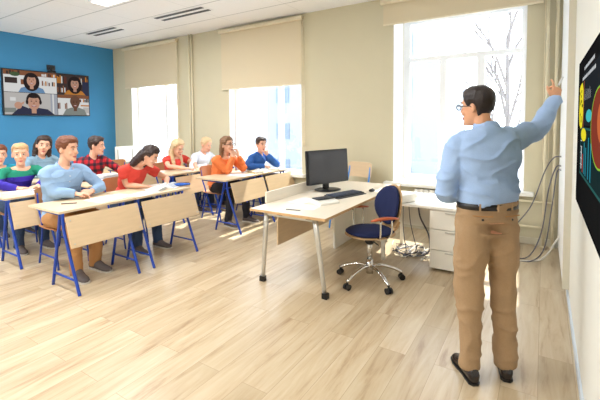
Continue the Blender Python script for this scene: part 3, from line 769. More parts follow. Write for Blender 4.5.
def book(x, y, z, w, h, th, rz, lab, cover):
    t = empty('closed_book', (x, y, z), lab, 'book', rz=rz)
    b = B(); box(b, (-w/2, -h/2, 0), (w/2, h/2, .003)); box(b, (-w/2, -h/2, th-.003), (w/2, h/2, th)); box(b, (-w/2, -h/2, 0), (-w/2+.003, h/2, th)); obj('cover', b, cover, t)
    b = B(); box(b, (-w/2+.004, -h/2+.004, .003), (w/2-.004, h/2-.004, th-.003)); obj('pages', b, M['paper'], t)
    return t
open_book(-4.02, 2.42, DT, .21, .29, PI/2+.08, 'large open exercise book before the boy in light blue shirt', M['paper'], .007)
b = B(); tube(b, [(-.07, 0, .005), (.07, 0, .005)], .005, 8); o = obj('pen', b, M['pen']); o.location = (-4.12, 2.03, DT); o.rotation_euler = (0, 0, .9); tag(o, 'short dark pen on the nearest pupil desk by boy elbow', 'pen')
open_book(-4.09, 3.22, DT+.001, .16, .25, .5, 'thick open book with raised pages in front of dark-haired girl', M['cover'], .045)
book(-4.0, 2.99, DT, .17, .25, .03, .55, 'closed white book beside the open one in front of dark-haired girl', M['paper'])
sheet('paper_sheet', -3.95, 2.77, DT, .2, .29, .3, M['paper'], 'white paper sheet at near corner of dark-haired girl desk')
t = empty('pencil_case', (-3.98, 3.37, DT+.001), 'bright blue pencil case at the end of dark-haired girl desk', 'pencil case', rz=.9)
b = B(); secs = []
for i in range(9):
    f = i/8; e = max(.25, math.sin(PI*f))**.4; secs.append((V((lerp(-.11, .11, f), 0, .022)), V((0, .04*e, 0)), V((0, 0, .020*e))))
loft(b, secs, 12); obj('pouch', b, M['pencase'], t, smooth=True)
b = B(); tube(b, [(-.1, 0, .043), (.1, 0, .043)], .003, 6); obj('zip', b, M['darkgrey'], t)
b = B(); tube(b, [(-.06, 0, .010), (.04, 0, .010)], .009, 10, mi=0); tube(b, [(.04, 0, .010), (.06, 0, .010)], .006, 8); o = obj('highlighter_pen', b, M['yellow']); o.location = (-4.28, 3.10, DT); o.rotation_euler = (0, 0, .5); tag(o, 'yellow highlighter pen near the closed white book', 'pen')
open_book(-5.30, 2.12, DT, .21, .28, .2, 'open exercise book in front of the girl in green and violet', M['paper'], .008)
b = B(); tube(b, [(-.07, 0, .02), (.07, 0, .02)], .004, 8); o = obj('pen', b, M['pen']); o.location = (-5.24, 2.22, DT); o.rotation_euler = (0, 0, 1.2); tag(o, 'dark pen resting on exercise book at left edge', 'pen')
z = DT
for k, (dx, dy, th, c, rz_) in enumerate(((0, 0, .03, 'cover', .1), (.01, -.01, .025, 'paper', -.1), (-.01, .01, .03, 'bookblue', .15), (0, 0, .022, 'paper', .0))):
    book(-5.22+dx, 3.12+dy, z, .19, .26, th, rz_, ('tan book at the bottom of the pile on plaid boy desk', 'white book second from the bottom of pile on plaid boy desk', 'blue book third in the pile on plaid boy desk', 'white book topmost of the pile on plaid boy desk')[k], M[c]); z += th
open_book(-4.02, 4.50, DT, .15, .21, .4, 'open white exercise book before pupil in orange jumper', M['paper'], .006)
book(-3.98, 4.90, DT, .17, .24, .028, 1.2, 'tan book on desk between orange jumper pupil and window boy', M['cover'])
open_book(-4.06, 5.10, DT+.001, .14, .2, .5, 'open white book in front of boy by the middle window', M['paper'], .03)
book(-3.93, 5.36, DT, .2, .16, .024, .4, 'tan book at the far desk end near the middle window', M['cover'])
sheet('paper_sheet', -5.20, 4.62, DT, .21, .3, .2, M['paper'], 'white paper sheet the blonde girl writes on')
open_book(-5.22, 5.12, DT, .14, .2, .2, 'open white exercise book in front of blond boy', M['paper'], .006)

# ------------------------------------------------------------------ people
def finish(name, bm, m, parent, voxel=.006, smooth_it=3, fac=.5, folds=0, freq=9, seed=0, cuts=None):
    bmesh.ops.recalc_face_normals(bm, faces=bm.faces)
    me = bpy.data.meshes.new('t'); bm.to_mesh(me); bm.free()
    o = bpy.data.objects.new('t', me); COL.objects.link(o)
    r = o.modifiers.new('r', 'REMESH'); r.mode = 'VOXEL'; r.voxel_size = voxel
    s = o.modifiers.new('s', 'SMOOTH'); s.iterations = smooth_it; s.factor = fac
    dg = bpy.context.evaluated_depsgraph_get(); dg.update()
    me2 = bpy.data.meshes.new_from_object(o.evaluated_get(dg)); bpy.data.objects.remove(o); bpy.data.meshes.remove(me)
    if folds:
        vs = [v.co.copy() for v in me2.vertices]; ns = [v.normal.copy() for v in me2.vertices]
        for i, v in enumerate(me2.vertices):
            p = vs[i]
            q = V(((p.x+p.z*.35)*freq*.6+seed*7.1, (p.y-p.z*.3)*freq*.6, p.z*freq*1.25))
            w = noise.noise_vector(q*.6)
            n1 = noise.noise(q+w*.7); n2 = 1-2*abs(noise.noise(q*1.3+w*.5+V((9, 3, 1))))
            v.co = p+ns[i]*folds*(1.3*n1+.8*max(n2, 0)**3-.1)
    for v in me2.vertices: v.co -= parent.location
    me2.materials.clear(); me2.materials.append(m)
    for p in me2.polygons: p.use_smooth = True
    me2.name = name
    o = bpy.data.objects.new(name, me2); COL.objects.link(o); o.parent = parent
    return o

HEADR = [(-.116, .016, .070, -.002), (-.108, .029, .086, -.014), (-.085, .043, .090, -.036), (-.055, .055, .089, -.062), (-.02, .064, .088, -.084),
         (.015, .073, .087, -.096), (.045, .075, .089, -.100), (.07, .072, .082, -.096), (.092, .062, .066, -.082), (.108, .044, .046, -.060), (.118, .02, .016, -.034)]
def head_rings(bm, C, R, Fv, Uv, s, grow=0, zmin=-1, mask=None, n=32, jit=0, seed=0, top=0):
    rings = []
    for (z, w, f, bk) in HEADR:
        if z < zmin: continue
        ring = []
        for k in range(n):
            a = 2*PI*k/n
            ca, sa = math.cos(a), math.sin(a)          # a=0 -> front
            g = grow
            if mask: g = mask(a if a <= PI else 2*PI-a, z)
            cy = (f+bk)/2; ry = (f-bk)/2+g; rx = w+g
            zz = z+(top*max(0, (z-.03)/.09))
            x = rx*sa; y = cy+ry*ca
            if g > -.01 and jit:
                q = V((x*40+seed, y*40, z*22)); d = jit*noise.noise(q); x *= 1+d/max(rx, .02); y += d*ca
            ring.append(bm.verts.new(C+(R*x+Fv*y+Uv*zz)*s))
        rings.append(ring)
    skin(bm, rings)

def ik(a, c, l1, l2, pole):
    a, c, pole = V(a), V(c), V(pole)
    d = c-a; L = d.length
    if L > (l1+l2)*.995:
        k = L/((l1+l2)*.995); l1 *= k; l2 *= k
    x = (l1*l1-l2*l2+L*L)/(2*L); h = math.sqrt(max(0, l1*l1-x*x))
    dn = d/L; p = (pole-dn*pole.dot(dn)).normalized()
    return a+dn*x+p*h

def hand(bm, w, d, nrm, thumb, s, curl=.5, curls=None, spread=.12):
    """w wrist, d finger direction, nrm palm facing, thumb side direction"""
    w, d = V(w), V(d).normalized(); nrm = V(nrm); nrm = (nrm-d*nrm.dot(d)).normalized()
    t = d.cross(nrm).normalized()
    if t.dot(V(thumb)) < 0: t = -t
    P = lambda a, b_, c: w+(d*a+t*b_+nrm*c)*s
    loft(bm, [(P(-.03, 0, 0), t*.026*s, nrm*.020*s), (P(.0, 0, 0), t*.028*s, nrm*.019*s), (P(.03, .0, .002), t*.037*s, nrm*.017*s), (P(.065, 0, .003), t*.042*s, nrm*.015*s), (P(.09, 0, .004), t*.040*s, nrm*.012*s)], 14)
    if curls is None: curls = [curl]*4
    for k, (off, ln) in enumerate(((.030, .072), (.010, .080), (-.011, .074), (-.031, .058))):
        p = P(.078, off, .003); ang = 0; dd = d+t*(off*spread*30*.1)
        pts = [w+(d*.055+t*off*.9+nrm*.003)*s, p]; rad = [.0095*s, .0098*s]
        for j, q in enumerate((.42, .32, .26)):
            ang += curls[k]*(.8 if j == 0 else 1.0)
            v = (dd.normalized()*math.cos(ang)+nrm*math.sin(ang))
            p = p+v*ln*q*s; pts.append(p); rad.append((.0092, .0084, .0070)[j]*s)
        tube(bm, pts, rad, 8, rounded=True)
    pts = [P(.012, .018, .004), P(.035, .045, .012), P(.062, .058, .020), P(.085, .052+.006, .030)]
    tube(bm, pts, [.013*s, .0125*s, .0105*s, .008*s], 8, rounded=True)

def person(name_label, cat, base, cfg):
    g = cfg; s = g['s']; female = g.get('female', False)
    T = empty('person', base, name_label, cat, g.get('group'))
    pel, Hc = V(g['pel']), V(g['head'])
    Fv = V(g['face']).normalized(); Uh = V(g.get('up', (0, 0, 1))); Rv = Fv.cross(Uh).normalized(); Uv = Rv.cross(Fv).normalized()
    hs = g.get('hs', 1)*s
    latH = V(g['latH']).normalized(); latS = V(g['latS']).normalized()     # toward the person's right
    neck = V(g.get('neck', Hc+(Uv*-.165+Fv*-.045)*s))
    sw = g.get('sw', .175 if female else .195)*s
    # spine
    def spine(t):
        mid = lerp(pel, neck, .55)+g.get('arch', V((0, 0, 0)))
        return (pel*(1-t)**2+mid*2*t*(1-t)+neck*t*t)
    def sec(t, w, dpt, inf=0):
        c = spine(t); tan = (spine(min(t+.05, 1))-spine(max(t-.05, 0))).normalized()
        la = lerp(latH, latS, t).normalized(); fw = tan.cross(la).normalized(); la = fw.cross(tan).normalized()
        return (c, la*(w*s+inf), fw*(dpt*s+inf))
    if female: prof = [(-.14, .10, .08), (-.10, .155, .11), (.0, .172, .118), (.16, .150, .105), (.34, .122, .092), (.50, .138, .102), (.66, .150, .122), (.78, .155, .108), (.88, .150, .088), (.95, .105, .070), (1.0, .055, .056)]
    else: prof = [(-.14, .10, .08), (-.10, .15, .11), (.0, .165, .115), (.16, .152, .108), (.34, .145, .105), (.50, .158, .112), (.66, .175, .120), (.78, .180, .116), (.88, .165, .095), (.95, .115, .074), (1.0, .062, .060)]
    thin = g.get('thin', 1)
    prof = [(t, w*thin, d*thin) for t, w, d in prof]
    shc = spine(.86); shR = g.get('shR') and V(g['shR']) or shc+latS*sw; shL = g.get('shL') and V(g['shL']) or shc-latS*sw
    sa = s*g.get('arm', 1)
    arms = {}
    for side, sh in (('R', shR), ('L', shL)):
        wr = V(g['wr'+side]); el = V(g['el'+side]) if 'el'+side in g else ik(sh, wr, .29*s, .26*s, g['pole'+side])
        arms[side] = (sh, el, wr)
    legs = {}
    for side, sg in (('R', 1), ('L', -1)):
        hip = pel+latH*sg*.09*s+V((0, 0, -.03*s)); kn = V(g['kn'+side]); an = V(g['an'+side]); legs[side] = (hip, kn, an, V(g['ft'+side]).normalized())
    # --- body
    b = B()
    head_rings(b, Hc, Rv, Fv, Uv, hs, n=28)
    HP = lambda x, y, z: Hc+(Rv*x+Fv*y+Uv*z)*hs
    loft(b, [(HP(0, .080, .032), Rv*.008*hs, Uv*.008*hs), (HP(0, .094, .005), Rv*.011*hs, Fv*.012*hs), (HP(0, .104, -.020), Rv*.017*hs, Fv*.014*hs), (HP(0, .092, -.034), Rv*.014*hs, Fv*.012*hs)], 10)
    for sg in (-1, 1):
        ell(b, HP(sg*.076, -.012, -.008), Fv*.020*hs, Uv*.033*hs, (Rv+Fv*-.3*sg)*.010*hs, n=10)
        ell(b, HP(sg*.030, .078, .036), Rv*.022*hs, Uv*.007*hs, Fv*.010*hs, n=10)      # brow ridge
        ell(b, HP(sg*.038, .070, -.032), Rv*.020*hs, Uv*.018*hs, Fv*.016*hs, n=10)     # cheek
    ell(b, HP(0, .086, -.100), Rv*.020*hs, Uv*.014*hs, Fv*.012*hs, n=10)
    nd = lerp(neck, Hc, .0)
    nk = .88 if female else 1
    tube(b, [neck+(neck-Hc)*.15, neck, HP(0, -.030, -.09), HP(0, -.025, -.03)], [.062*s*nk, .052*s*nk, .050*hs*nk, .054*hs], 14)
    loft(b, [sec(t, w, d, -.006*s if t < .9 else 0) for t, w, d in prof], 20)
    for side in 'RL':
        sh, el, wr = arms[side]
        tube(b, [lerp(neck, sh, .15)+V((0, 0, -.03*s)), lerp(neck, sh, .6), sh], [.034*s, .042*s, .046*s], 12)
        tube(b, smoothpath([sh, lerp(sh, el, .4), el, lerp(el, wr, .3), wr], 3), [.050*sa]*3+[.047*sa]*2+[.042*sa, .040*sa, .040*sa]+[.040*sa]*2+[.034*s, .029*s, .027*s], 12, rounded=True)
        h = g['hand'+side]; hand(b, wr, h['d'], h['n'], h['t'], s*.98, h.get('c', .5), h.get('cs'))
        hip, kn, an, ft = legs[side]
        tube(b, smoothpath([hip, lerp(hip, kn, .5), kn, lerp(kn, an, .35), an], 3), [.078*s]*3+[.070*s, .062*s, .056*s]+[.056*s]*3+[.056*s, .048*s, .040*s, .038*s], 14, rounded=True)
        tube(b, [an+V((0, 0, -.03)), an+ft*.06*s+V((0, 0, -.070*s)), an+ft*.14*s+V((0, 0, -.082*s))], [.028*s, .020*s, .014*s], 10, rounded=True)
    body = finish('body', b, M[g.get('skin', 'skin')], T, g.get('vox', .0065), 3, .5)
    # --- eyes, brows, lips
    for sg in (-1, 1):
        b = B(); ell(b, HP(sg*.031, .0835, .012), Rv*.0135*hs, Uv*.0052*hs, Fv*.006*hs, mi=0); ell(b, HP(sg*.031, .0875, .012), Rv*.0062*hs, Uv*.0062*hs, Fv*.0035*hs, mi=1)
        obj('eye', b, [M['eyew'], M['iris']], T, smooth=True, world=True)
        b = B(); tube(b, [HP(sg*.014, .0905, .034), HP(sg*.032, .0905, .040), HP(sg*.050, .080, .034)], [.0035*hs, .0045*hs, .0025*hs], 6); obj('eyebrow', b, M[g['hair_m']], T, smooth=True, world=True)
    b = B(); tube(b, [HP(-.024, .0865, -.066), HP(-.008, .0955, -.0625), HP(.008, .0955, -.0625), HP(.024, .0865, -.066)], [.002*hs, .0048*hs, .0048*hs, .002*hs], 8)
    tube(b, [HP(-.020, .087, -.069), HP(0, .0955, -.0725), HP(.020, .087, -.069)], [.002*hs, .0058*hs, .002*hs], 8); obj('lips', b, M['lip'], T, smooth=True, world=True)
    # --- hair
    hk = g['hair']; hm = M[g['hair_m']]
    t_ = g.get('hair_t', .014)+.003
    def mask(a, z):
        deg = math.degrees(a)
        hl = .072 if deg < 38 else (lerp(.072, .030, (deg-38)/24) if deg < 62 else (lerp(.030, .005, (deg-62)/8) if deg < 70 else (.005 if deg < 84 else (.024 if deg < 100 else lerp(.024, g.get('nape', -.085), min(1, (deg-100)/32))))))
        if hk == 'pulled' and deg < 100: hl = max(hl, .062 if deg < 60 else .04)
        if z < hl-.012: return -.03
        if z < hl+.012: return lerp(-.004, t_*.6, (z-hl+.012)/.024)
        lowfade = 1 if (hk != 'short' or deg < 90) else max(.25, min(1, (z+.09)/.08))
        return t_*lowfade
    b = B(); head_rings(b, Hc, Rv, Fv, Uv, hs, mask=mask, n=56, jit=.004, seed=g.get('seed', 0), top=t_+.004)
    for sc_ in g.get('locks', []):
        # each lock: list of (x,y,z in head frame, or world offset), rad, flat
        pts = [Hc+V(p)*hs for p in sc_['p']] if sc_.get('w') else [Hc+(Rv*p[0]+Fv*p[1])*hs+(Uv*p[2] if p[2] > -.1 else Uv*-.1+V((0, 0, 1))*(p[2]+.1))*hs for p in sc_['p']]
        tube(b, smoothpath(pts, 4), [lerp(sc_['r'][0], sc_['r'][1], k/(4*(len(pts)-1)))*hs for k in range(4*(len(pts)-1)+1)], 14, flat=sc_.get('flat', .5), side=Rv if not sc_.get('side') else Fv, rounded=True)
    o = finish('hair', b, hm, T, .006, 1, .5, folds=g.get('hf', .005), freq=34, seed=g.get('seed', 0))
    # --- shirt
    sh_t = g['shirt']; inf = sh_t.get('inf', .014)
    b = B()
    low = sh_t.get('low', -.10)
    pr = [q for q in prof if q[0] >= low-.001]
    top = sh_t.get('top', .97)
    pr = [q for q in pr if q[0] <= top]
    secs = [sec(t, w, d, inf+sh_t.get('loose', 0)*(1 if t < .7 else .4)) for t, w, d in pr]
    if top >= .97:
        c, u, v = sec(.975, prof[-1][1], prof[-1][2], .010); tl = V((0, 0, -.022*s)); secs.append((c, u, v+tl*(1 if v.dot(Fv) > 0 else -1)))
    loft(b, secs, 24)
    for side in 'RL':
        sh, el, wr = arms[side]
        nk0 = lerp(neck, sh, .25) if top >= .97 else lerp(neck, sh, .5)
        tube(b, [nk0+V((0, 0, -.03*s)), lerp(neck, sh, .65)+V((0, 0, -.004)), sh], [.045*s, .054*s+inf*.6, .054*s+inf*.6], 12)
        ell(b, sh, V((1, 0, 0))*(.053*sa+inf), V((0, 1, 0))*(.053*sa+inf), V((0, 0, 1))*(.053*sa+inf), n=14)
        if sh_t['sleeve'] == 'long':
            cuff = lerp(el, wr, 1.0)
            tube(b, smoothpath([sh, lerp(sh, el, .4), el, lerp(el, wr, .35), cuff], 3), [.054*sa+inf]*3+[.051*sa+inf]*2+[.046*sa+inf]*4+[.043*sa+inf*.9, .038*s+inf*.8, .036*s+inf*.6, .032*s+inf*.45], 14, rounded=False)
        else:
            tube(b, [sh, lerp(sh, el, .25), lerp(sh, el, .48)], [.056*sa+inf*.8, .054*sa+inf, .052*sa+inf*1.3], 14)
    top_o = finish('shirt' if sh_t.get('name') is None else sh_t['name'], b, M[sh_t['m']], T, .0075, 4, .5, folds=1.35*sh_t.get('folds', .007), freq=sh_t.get('freq', 8), seed=g.get('seed', 0))
    if sh_t.get('collar'):
        c, u, v = sec(.985, prof[-1][1], prof[-1][2], .012); ax = (Hc-neck).normalized(); ax = lerp(ax, V((0, 0, 1)), .5).normalized()
        b = B(); secs = []
        un, vn = u.normalized(), v.normalized()
        rr_ = .064*s
        n = 28; rings = []
        fwd = un.cross(ax); 
        if fwd.dot(Fv) < 0 and abs(fwd.dot(Fv)) > .3: pass
        fwd = -fwd if fwd.dot(vn) < 0 else fwd
        for (rad_, zz, flip) in ((rr_*.98, -.01, 0), (rr_*.93, .036, 0), (rr_*1.03, .040, 0), (rr_*1.28, .000, 1), (rr_*1.24, -.008, 1), (rr_*1.04, .002, 0)):
            ring = []
            for k in range(n):
                a = 2*PI*k/n
                front = max(0, -math.cos(a)) if False else max(0, math.cos(a))
                q = c+(un*math.sin(a)*1.02+fwd*math.cos(a))*rad_+ax*(zz*s-.058*s*front**2-(.022*s*front**6 if flip else 0))+fwd*(.014*s*front**2)
                ring.append(b.verts.new(q))
            rings.append(ring)
        n_ = len(rings)
        for i in range(n_):
            A_, B_ = rings[i], rings[(i+1) % n_]
            for k in range(n): b.faces.new((A_[k], A_[(k+1) % n], B_[(k+1) % n], B_[k]))
        obj('collar', b, M[sh_t['m']], T, smooth=True, world=True)
    if sh_t.get('buttons'):
        b = B()
        for k in range(5):
            t = .86-.13*k; c, u, v = sec(t, *[lerp(a_, b_, .5) for a_, b_ in zip((.15, .112), (.15, .112))], inf)
            p = c+v*1.08; ell(b, p, u.normalized()*.006, V((0, 0, .006)), v.normalized()*.004, n=8)
        tag(obj('buttons', b, M['paper'], T, world=True))
    # --- trousers
    tr = g['trousers']; ti = tr.get('inf', .013)
    b = B()
    loft(b, [sec(t, w, d, ti) for t, w, d in ((-.15, .09, .075), (-.10, .152, .112), (0, .168*thin, .118*thin), (.10, .160*thin, .112*thin), (tr.get('top', .17), .153*thin, .108*thin))], 24)
    for side in 'RL':
        hip, kn, an, ft = legs[side]
        tube(b, smoothpath([hip, lerp(hip, kn, .5), kn, lerp(kn, an, .4), an+V((0, 0, -.045*s))], 3), [.088*s+ti]*3+[.080*s+ti, .072*s+ti, .064*s+ti]+[.060*s+ti]*3+[.053*s+ti, .047*s+ti, .043*s+ti, .040*s+ti*1.15], 16)
        ell(b, hip, V((1, 0, 0))*(.088*s+ti), V((0, 1, 0))*(.088*s+ti), V((0, 0, 1))*(.088*s+ti), n=16)
    finish(tr.get('name', 'trousers'), b, M[tr['m']], T, .0085, 4, .5, folds=tr.get('folds', .006), freq=tr.get('freq', 7), seed=g.get('seed', 0)+3)
    # --- shoes
    for side in 'RL':
        hip, kn, an, ft = legs[side]; lat = V((ft.y, -ft.x, 0)); z0 = an.z-.085*s if g.get('shoe_on_floor', True) is False else 0
        base_ = V((an.x, an.y, 0))-ft*.055*s
        b = B(); secs = []
        for (d_, w, h, top_) in ((-.015, .022, .02, .05), (.0, .035, .03, .090), (.05, .040, .03, .105), (.10, .042, .03, .090), (.15, .045, .03, .060), (.20, .047, .02, .048), (.245, .038, .02, .038), (.268, .016, .01, .028)):
            hz = top_*s/2
            secs.append((base_+ft*d_*s+V((0, 0, hz+.004)), lat*w*s, V((0, 0, hz))))
        loft(b, secs, 14)
        for v in b.verts: v.co.z = max(v.co.z, .003)
        so = finish('shoe', b, M[g['shoes']], T, .006, 2, .5)
        b = B(); secs = []
        lo, hi = [], []
        for (d_, w) in ((-.02, .018), (.0, .034), (.05, .036), (.10, .036), (.15, .046), (.20, .050), (.25, .040), (.275, .016)):
            lo.append((d_, w))
        ring0 = [base_+ft*d_*s+lat*w*s for d_, w in lo]+[base_+ft*d_*s-lat*w*s for d_, w in reversed(lo)]
        skin(b, [[b.verts.new(V((q.x, q.y, zz))) for q in ring0] for zz in (0.0005, .014*s)])
        bmesh.ops.translate(b, verts=b.verts, vec=-T.location); obj('sole', b, M[g.get('sole', 'sole')], so)
    g['_'] = dict(T=T, HP=HP, Rv=Rv, Fv=Fv, Uv=Uv, hs=hs, sec=sec, arms=arms, prof=prof, s=s)
    return T, g['_']

def glasses(T, k, m):
    HP, Rv, Fv, Uv, hs = k['HP'], k['Rv'], k['Fv'], k['Uv'], k['hs']
    t = []
    b = B()
    for sg in (-1, 1):
        pts = [HP(sg*.034+.025*math.cos(a), .108, .008+.017*math.sin(a)) for a in [2*PI*i/16 for i in range(17)]]
        tube(b, pts, .0028*hs, 6)
        tube(b, [HP(sg*.059, .107, .014), HP(sg*.078, .085, .014), HP(sg*.084, .0, .006), HP(sg*.082, -.02, -.006)], .0026*hs, 6)
    tube(b, [HP(-.010, .108, .012), HP(0, .112, .015), HP(.010, .108, .012)], .0026*hs, 6)
    o = obj('glasses', b, M[m], T, smooth=True, world=True); return o

HD = lambda d, n, t, c=.5, cs=None: dict(d=d, n=n, t=t, c=c, cs=cs)
def seated(x, y, head, face, **k):
    """pupil sitting facing +X; pelvis over the chair"""
    s = k.get('s', 1.08)
    g = dict(s=s, pel=(x, y, .45+.115*s), head=head, face=face, latH=(0, -1, 0), latS=k.get('latS', (0, -1, 0)),
             knR=(x+.44, y-.13, .53), knL=(x+.44, y+.13, .53), anR=(x+.42, y-.13, .10), anL=(x+.46, y+.14, .10), ftR=(1, -.12, 0), ftL=(1, .12, 0),
             poleR=(-.2, -1, -.5), poleL=(-.2, 1, -.5), handR=HD((.8, .5, 0), (0, 0, -1), (0, 1, 0), .25), handL=HD((.8, -.5, 0), (0, 0, -1), (0, -1, 0), .25),
             arm=.86, shoes='shoe2', hair='short', arch=V((-.03, 0, 0)), trousers=dict(m='jean'))
    g.update(k); return g
TZ = DT+.028
# teacher
G = dict(s=1.0, pel=(-.285, 2.60, .965), head=(-.350, 2.600, 1.660), hs=.96, face=(-.92, .38, -.06), neck=(-.298, 2.615, 1.540), latH=(.84, .54, 0), latS=(.84, .54, .03), sw=.19,
         shR=(-.145, 2.735, 1.452), shL=(-.445, 2.535, 1.425), elR=(-.03, 2.95, 1.53), wrR=(.065, 3.13, 1.715), elL=(-.515, 2.50, 1.135), wrL=(-.455, 2.76, 1.085),
         handR=HD((.10, .25, .9), (-.6, .5, -.2), (-.9, -.2, .2), .7, [.25, .95, 1.1, 1.1]), handL=HD((.5, .6, .1), (-.3, .4, -.7), (-.2, .2, 1), .5),
         knR=(-.195, 2.66, .535), knL=(-.372, 2.53, .53), anR=(-.170, 2.62, .115), anL=(-.352, 2.475, .115), ftR=(-.18, .98, 0), ftL=(-.55, .84, 0),
         arch=V((0, -.0, 0)), skin='skin2', hf=.0015, hair='short', hair_m='h_black', hair_t=.013, nape=-.10, shoes='shoe', sole='black', seed=2, vox=.0055,
         shirt=dict(m='ltblue2', sleeve='long', collar=True, folds=.010, freq=6, inf=.018, loose=.010, low=.155), trousers=dict(m='khaki2', folds=.012, freq=6, top=.2, inf=.016))
T, k = person('dark-haired man in light blue shirt and tan trousers, standing, raising chalk towards display', 'person', (-.285, 2.60, 0), G)
glasses(T, k, 'black')
sec = k['sec']
b = B()
def beltring(bm, t, dz, inf, n=36):
    c, u, v = sec(t, .152, .106, inf); return [bm.verts.new(c+u*math.cos(2*PI*q/n)+v*math.sin(2*PI*q/n)+V((0, 0, dz))) for q in range(n)]
rg = [beltring(b, .155, -.018, .030), beltring(b, .155, .018, .030), beltring(b, .155, .018, .022), beltring(b, .155, -.018, .022)]
for i in range(4):
    A_, B_ = rg[i], rg[(i+1) % 4]
    for q in range(36): b.faces.new((A_[q], A_[(q+1) % 36], B_[(q+1) % 36], B_[q]))
obj('belt', b, M['belt'], T, smooth=True, world=True)
c, u, v = sec(.155, .152, .106, .031)
for a in (math.radians(-60), math.radians(-90), math.radians(-122)):
    b = B(); p = c+u*math.cos(a)+v*math.sin(a); box(b, p-V((.005, .005, .022)), p+V((.005, .005, .022))); obj('belt_loop', b, M['khaki2'], T, world=True)
c, u, v = sec(.03, .168, .118, .018)
for a in (math.radians(-62), math.radians(-118)):
    p = c+u*math.cos(a)+v*math.sin(a)*1.06; tn = (u*-math.sin(a)+v*math.cos(a)).normalized()
    b = B(); tube(b, [p-tn*.055+V((0, 0, .03)), p+V((0, 0, .028)), p+tn*.055+V((0, 0, .03))], .0035, 6); obj('pocket_welt', b, M['khaki'], T, world=True)
    b = B(); q = p+V((0, 0, .008)); ell(b, q, tn*.007, V((0, 0, .007)), v.normalized()*.005, n=10); obj('pocket_button', b, M['black'], T, world=True)
b = B(); tube(b, [(.080, 3.185, 1.815), (.104, 3.225, 1.871)], .0065, 8); tag(obj('chalk_stick', b, M['paper']), 'short white chalk stick held up in teacher raised hand', 'chalk')

# pupils
P_LONG = [dict(p=[(-.055, -.03, .05), (-.07, -.05, -.05), (-.075, -.05, -.16), (-.08, -.02, -.27)], r=(.045, .03), flat=.7),
          dict(p=[(.055, -.03, .05), (.07, -.05, -.05), (.075, -.05, -.16), (.08, -.02, -.27)], r=(.045, .03), flat=.7),
          dict(p=[(0, -.07, .04), (0, -.085, -.06), (0, -.085, -.16), (0, -.08, -.27)], r=(.07, .06), flat=.5)]
g = seated(-4.60, 2.19, (-4.44, 2.20, 1.300), (.93, .36, -.08), s=1.12, hs=.96, sw=.165, wrR=(-4.32, 2.20, TZ+.03), wrL=(-4.34, 2.40, TZ+.03), elR=(-4.44, 2.04, .85), elL=(-4.42, 2.54, .85),
           handR=HD((.45, .8, -.05), (.1, 0, -1), (.3, .2, 1), .45), handL=HD((.35, -.8, 0), (-.6, 0, -.8), (.3, -.2, 1), .5), shirt=dict(m='ltblue', sleeve='long', collar=True, buttons=True, folds=.007, inf=.015, loose=.006), trousers=dict(m='khaki'),
           knR=(-4.12, 2.06, .56), knL=(-4.12, 2.30, .56), anR=(-4.02, 2.03, .09), anL=(-4.10, 2.27, .09), hair_m='h_brown', hair_t=.017, seed=4)
person('brown-haired boy in light blue shirt at the nearest pupil desk, hands folded', 'person', (-4.6, 2.19, 0), g)
g = seated(-4.62, 2.98, (-4.20, 3.07, 1.165), (.86, .36, -.50), s=1.03, hs=1.0, female=True, wrR=(-4.22, 2.97, TZ+.01), wrL=(-4.16, 3.28, TZ), elR=(-4.45, 2.90, .80), poleL=(-.3, 1, -.3),
           handR=HD((.75, .5, 0), (0, 0, -1), (0, 1, 0), .4), neck=(-4.40, 3.03, 1.045), shirt=dict(m='red', sleeve='short', top=.95, folds=.006, name='top'), hair_m='h_dark', hair='long', nape=-.1, hair_t=.016, seed=6, arch=V((-.06, 0, 0)),
           locks=[dict(w=1, p=[(-.03, .0, .075), (-.12, .0, .03), (-.23, -.02, -.05), (-.33, -.03, -.14), (-.40, -.03, -.26)], r=(.07, .055), flat=.8, side=0), dict(w=1, p=[(.0, -.065, .04), (-.07, -.08, -.01), (-.17, -.09, -.08), (-.27, -.10, -.17), (-.33, -.10, -.28)], r=(.045, .04), flat=.9), dict(w=1, p=[(-.02, .06, .04), (-.10, .06, .0), (-.17, .05, -.08), (-.23, .04, -.18)], r=(.045, .04), flat=.9)])
person('girl in coral red top with long dark hair bent over open book', 'person', (-4.62, 2.98, 0), g)
g = seated(-5.90, 2.22, (-5.74, 2.25, 1.190), (.93, -.36, -.06), s=1.05, hs=1.05, female=True, sw=.19, wrR=(-5.54, 2.12, TZ), wrL=(-5.54, 2.36, TZ), elR=(-5.66, 1.95, .85), elL=(-5.70, 2.55, .85),
           handR=HD((.5, .8, 0), (0, 0, -1), (.5, -.3, 0), .3), handL=HD((.4, -.85, 0), (0, 0, -1), (.5, .3, 0), .3), shirt=dict(m='band', sleeve='long', top=.95, folds=.006, name='top'), hair_m='h_blond', hair='pulled', hair_t=.010, nape=-.05, seed=8, locks=[dict(p=[(0, -.10, .03), (0, -.135, .02)], r=(.04, .035), flat=1)], trousers=dict(m='jean', name='jeans'))
person('blonde girl with tied hair in green and violet banded top at left edge', 'person', (-5.9, 2.22, 0), g)
g = seated(-5.92, 3.22, (-5.70, 3.24, 1.245), (.80, .60, -.12), s=1.05, hs=1.05, wrR=(-5.42, 3.16, TZ+.02), wrL=(-5.38, 3.42, TZ+.02), shirt=dict(m='plaid', sleeve='long', collar=True, folds=.006), hair_m='h_dark', hair_t=.016, seed=9,
           handR=HD((.4, .8, 0), (0, 0, -1), (.4, 0, 1), .4), handL=HD((.5, -.6, 0), (0, 0, -1), (.4, -.3, .5), .4))
person('dark-haired boy in red plaid shirt looking to his side', 'person', (-5.92, 3.22, 0), g)
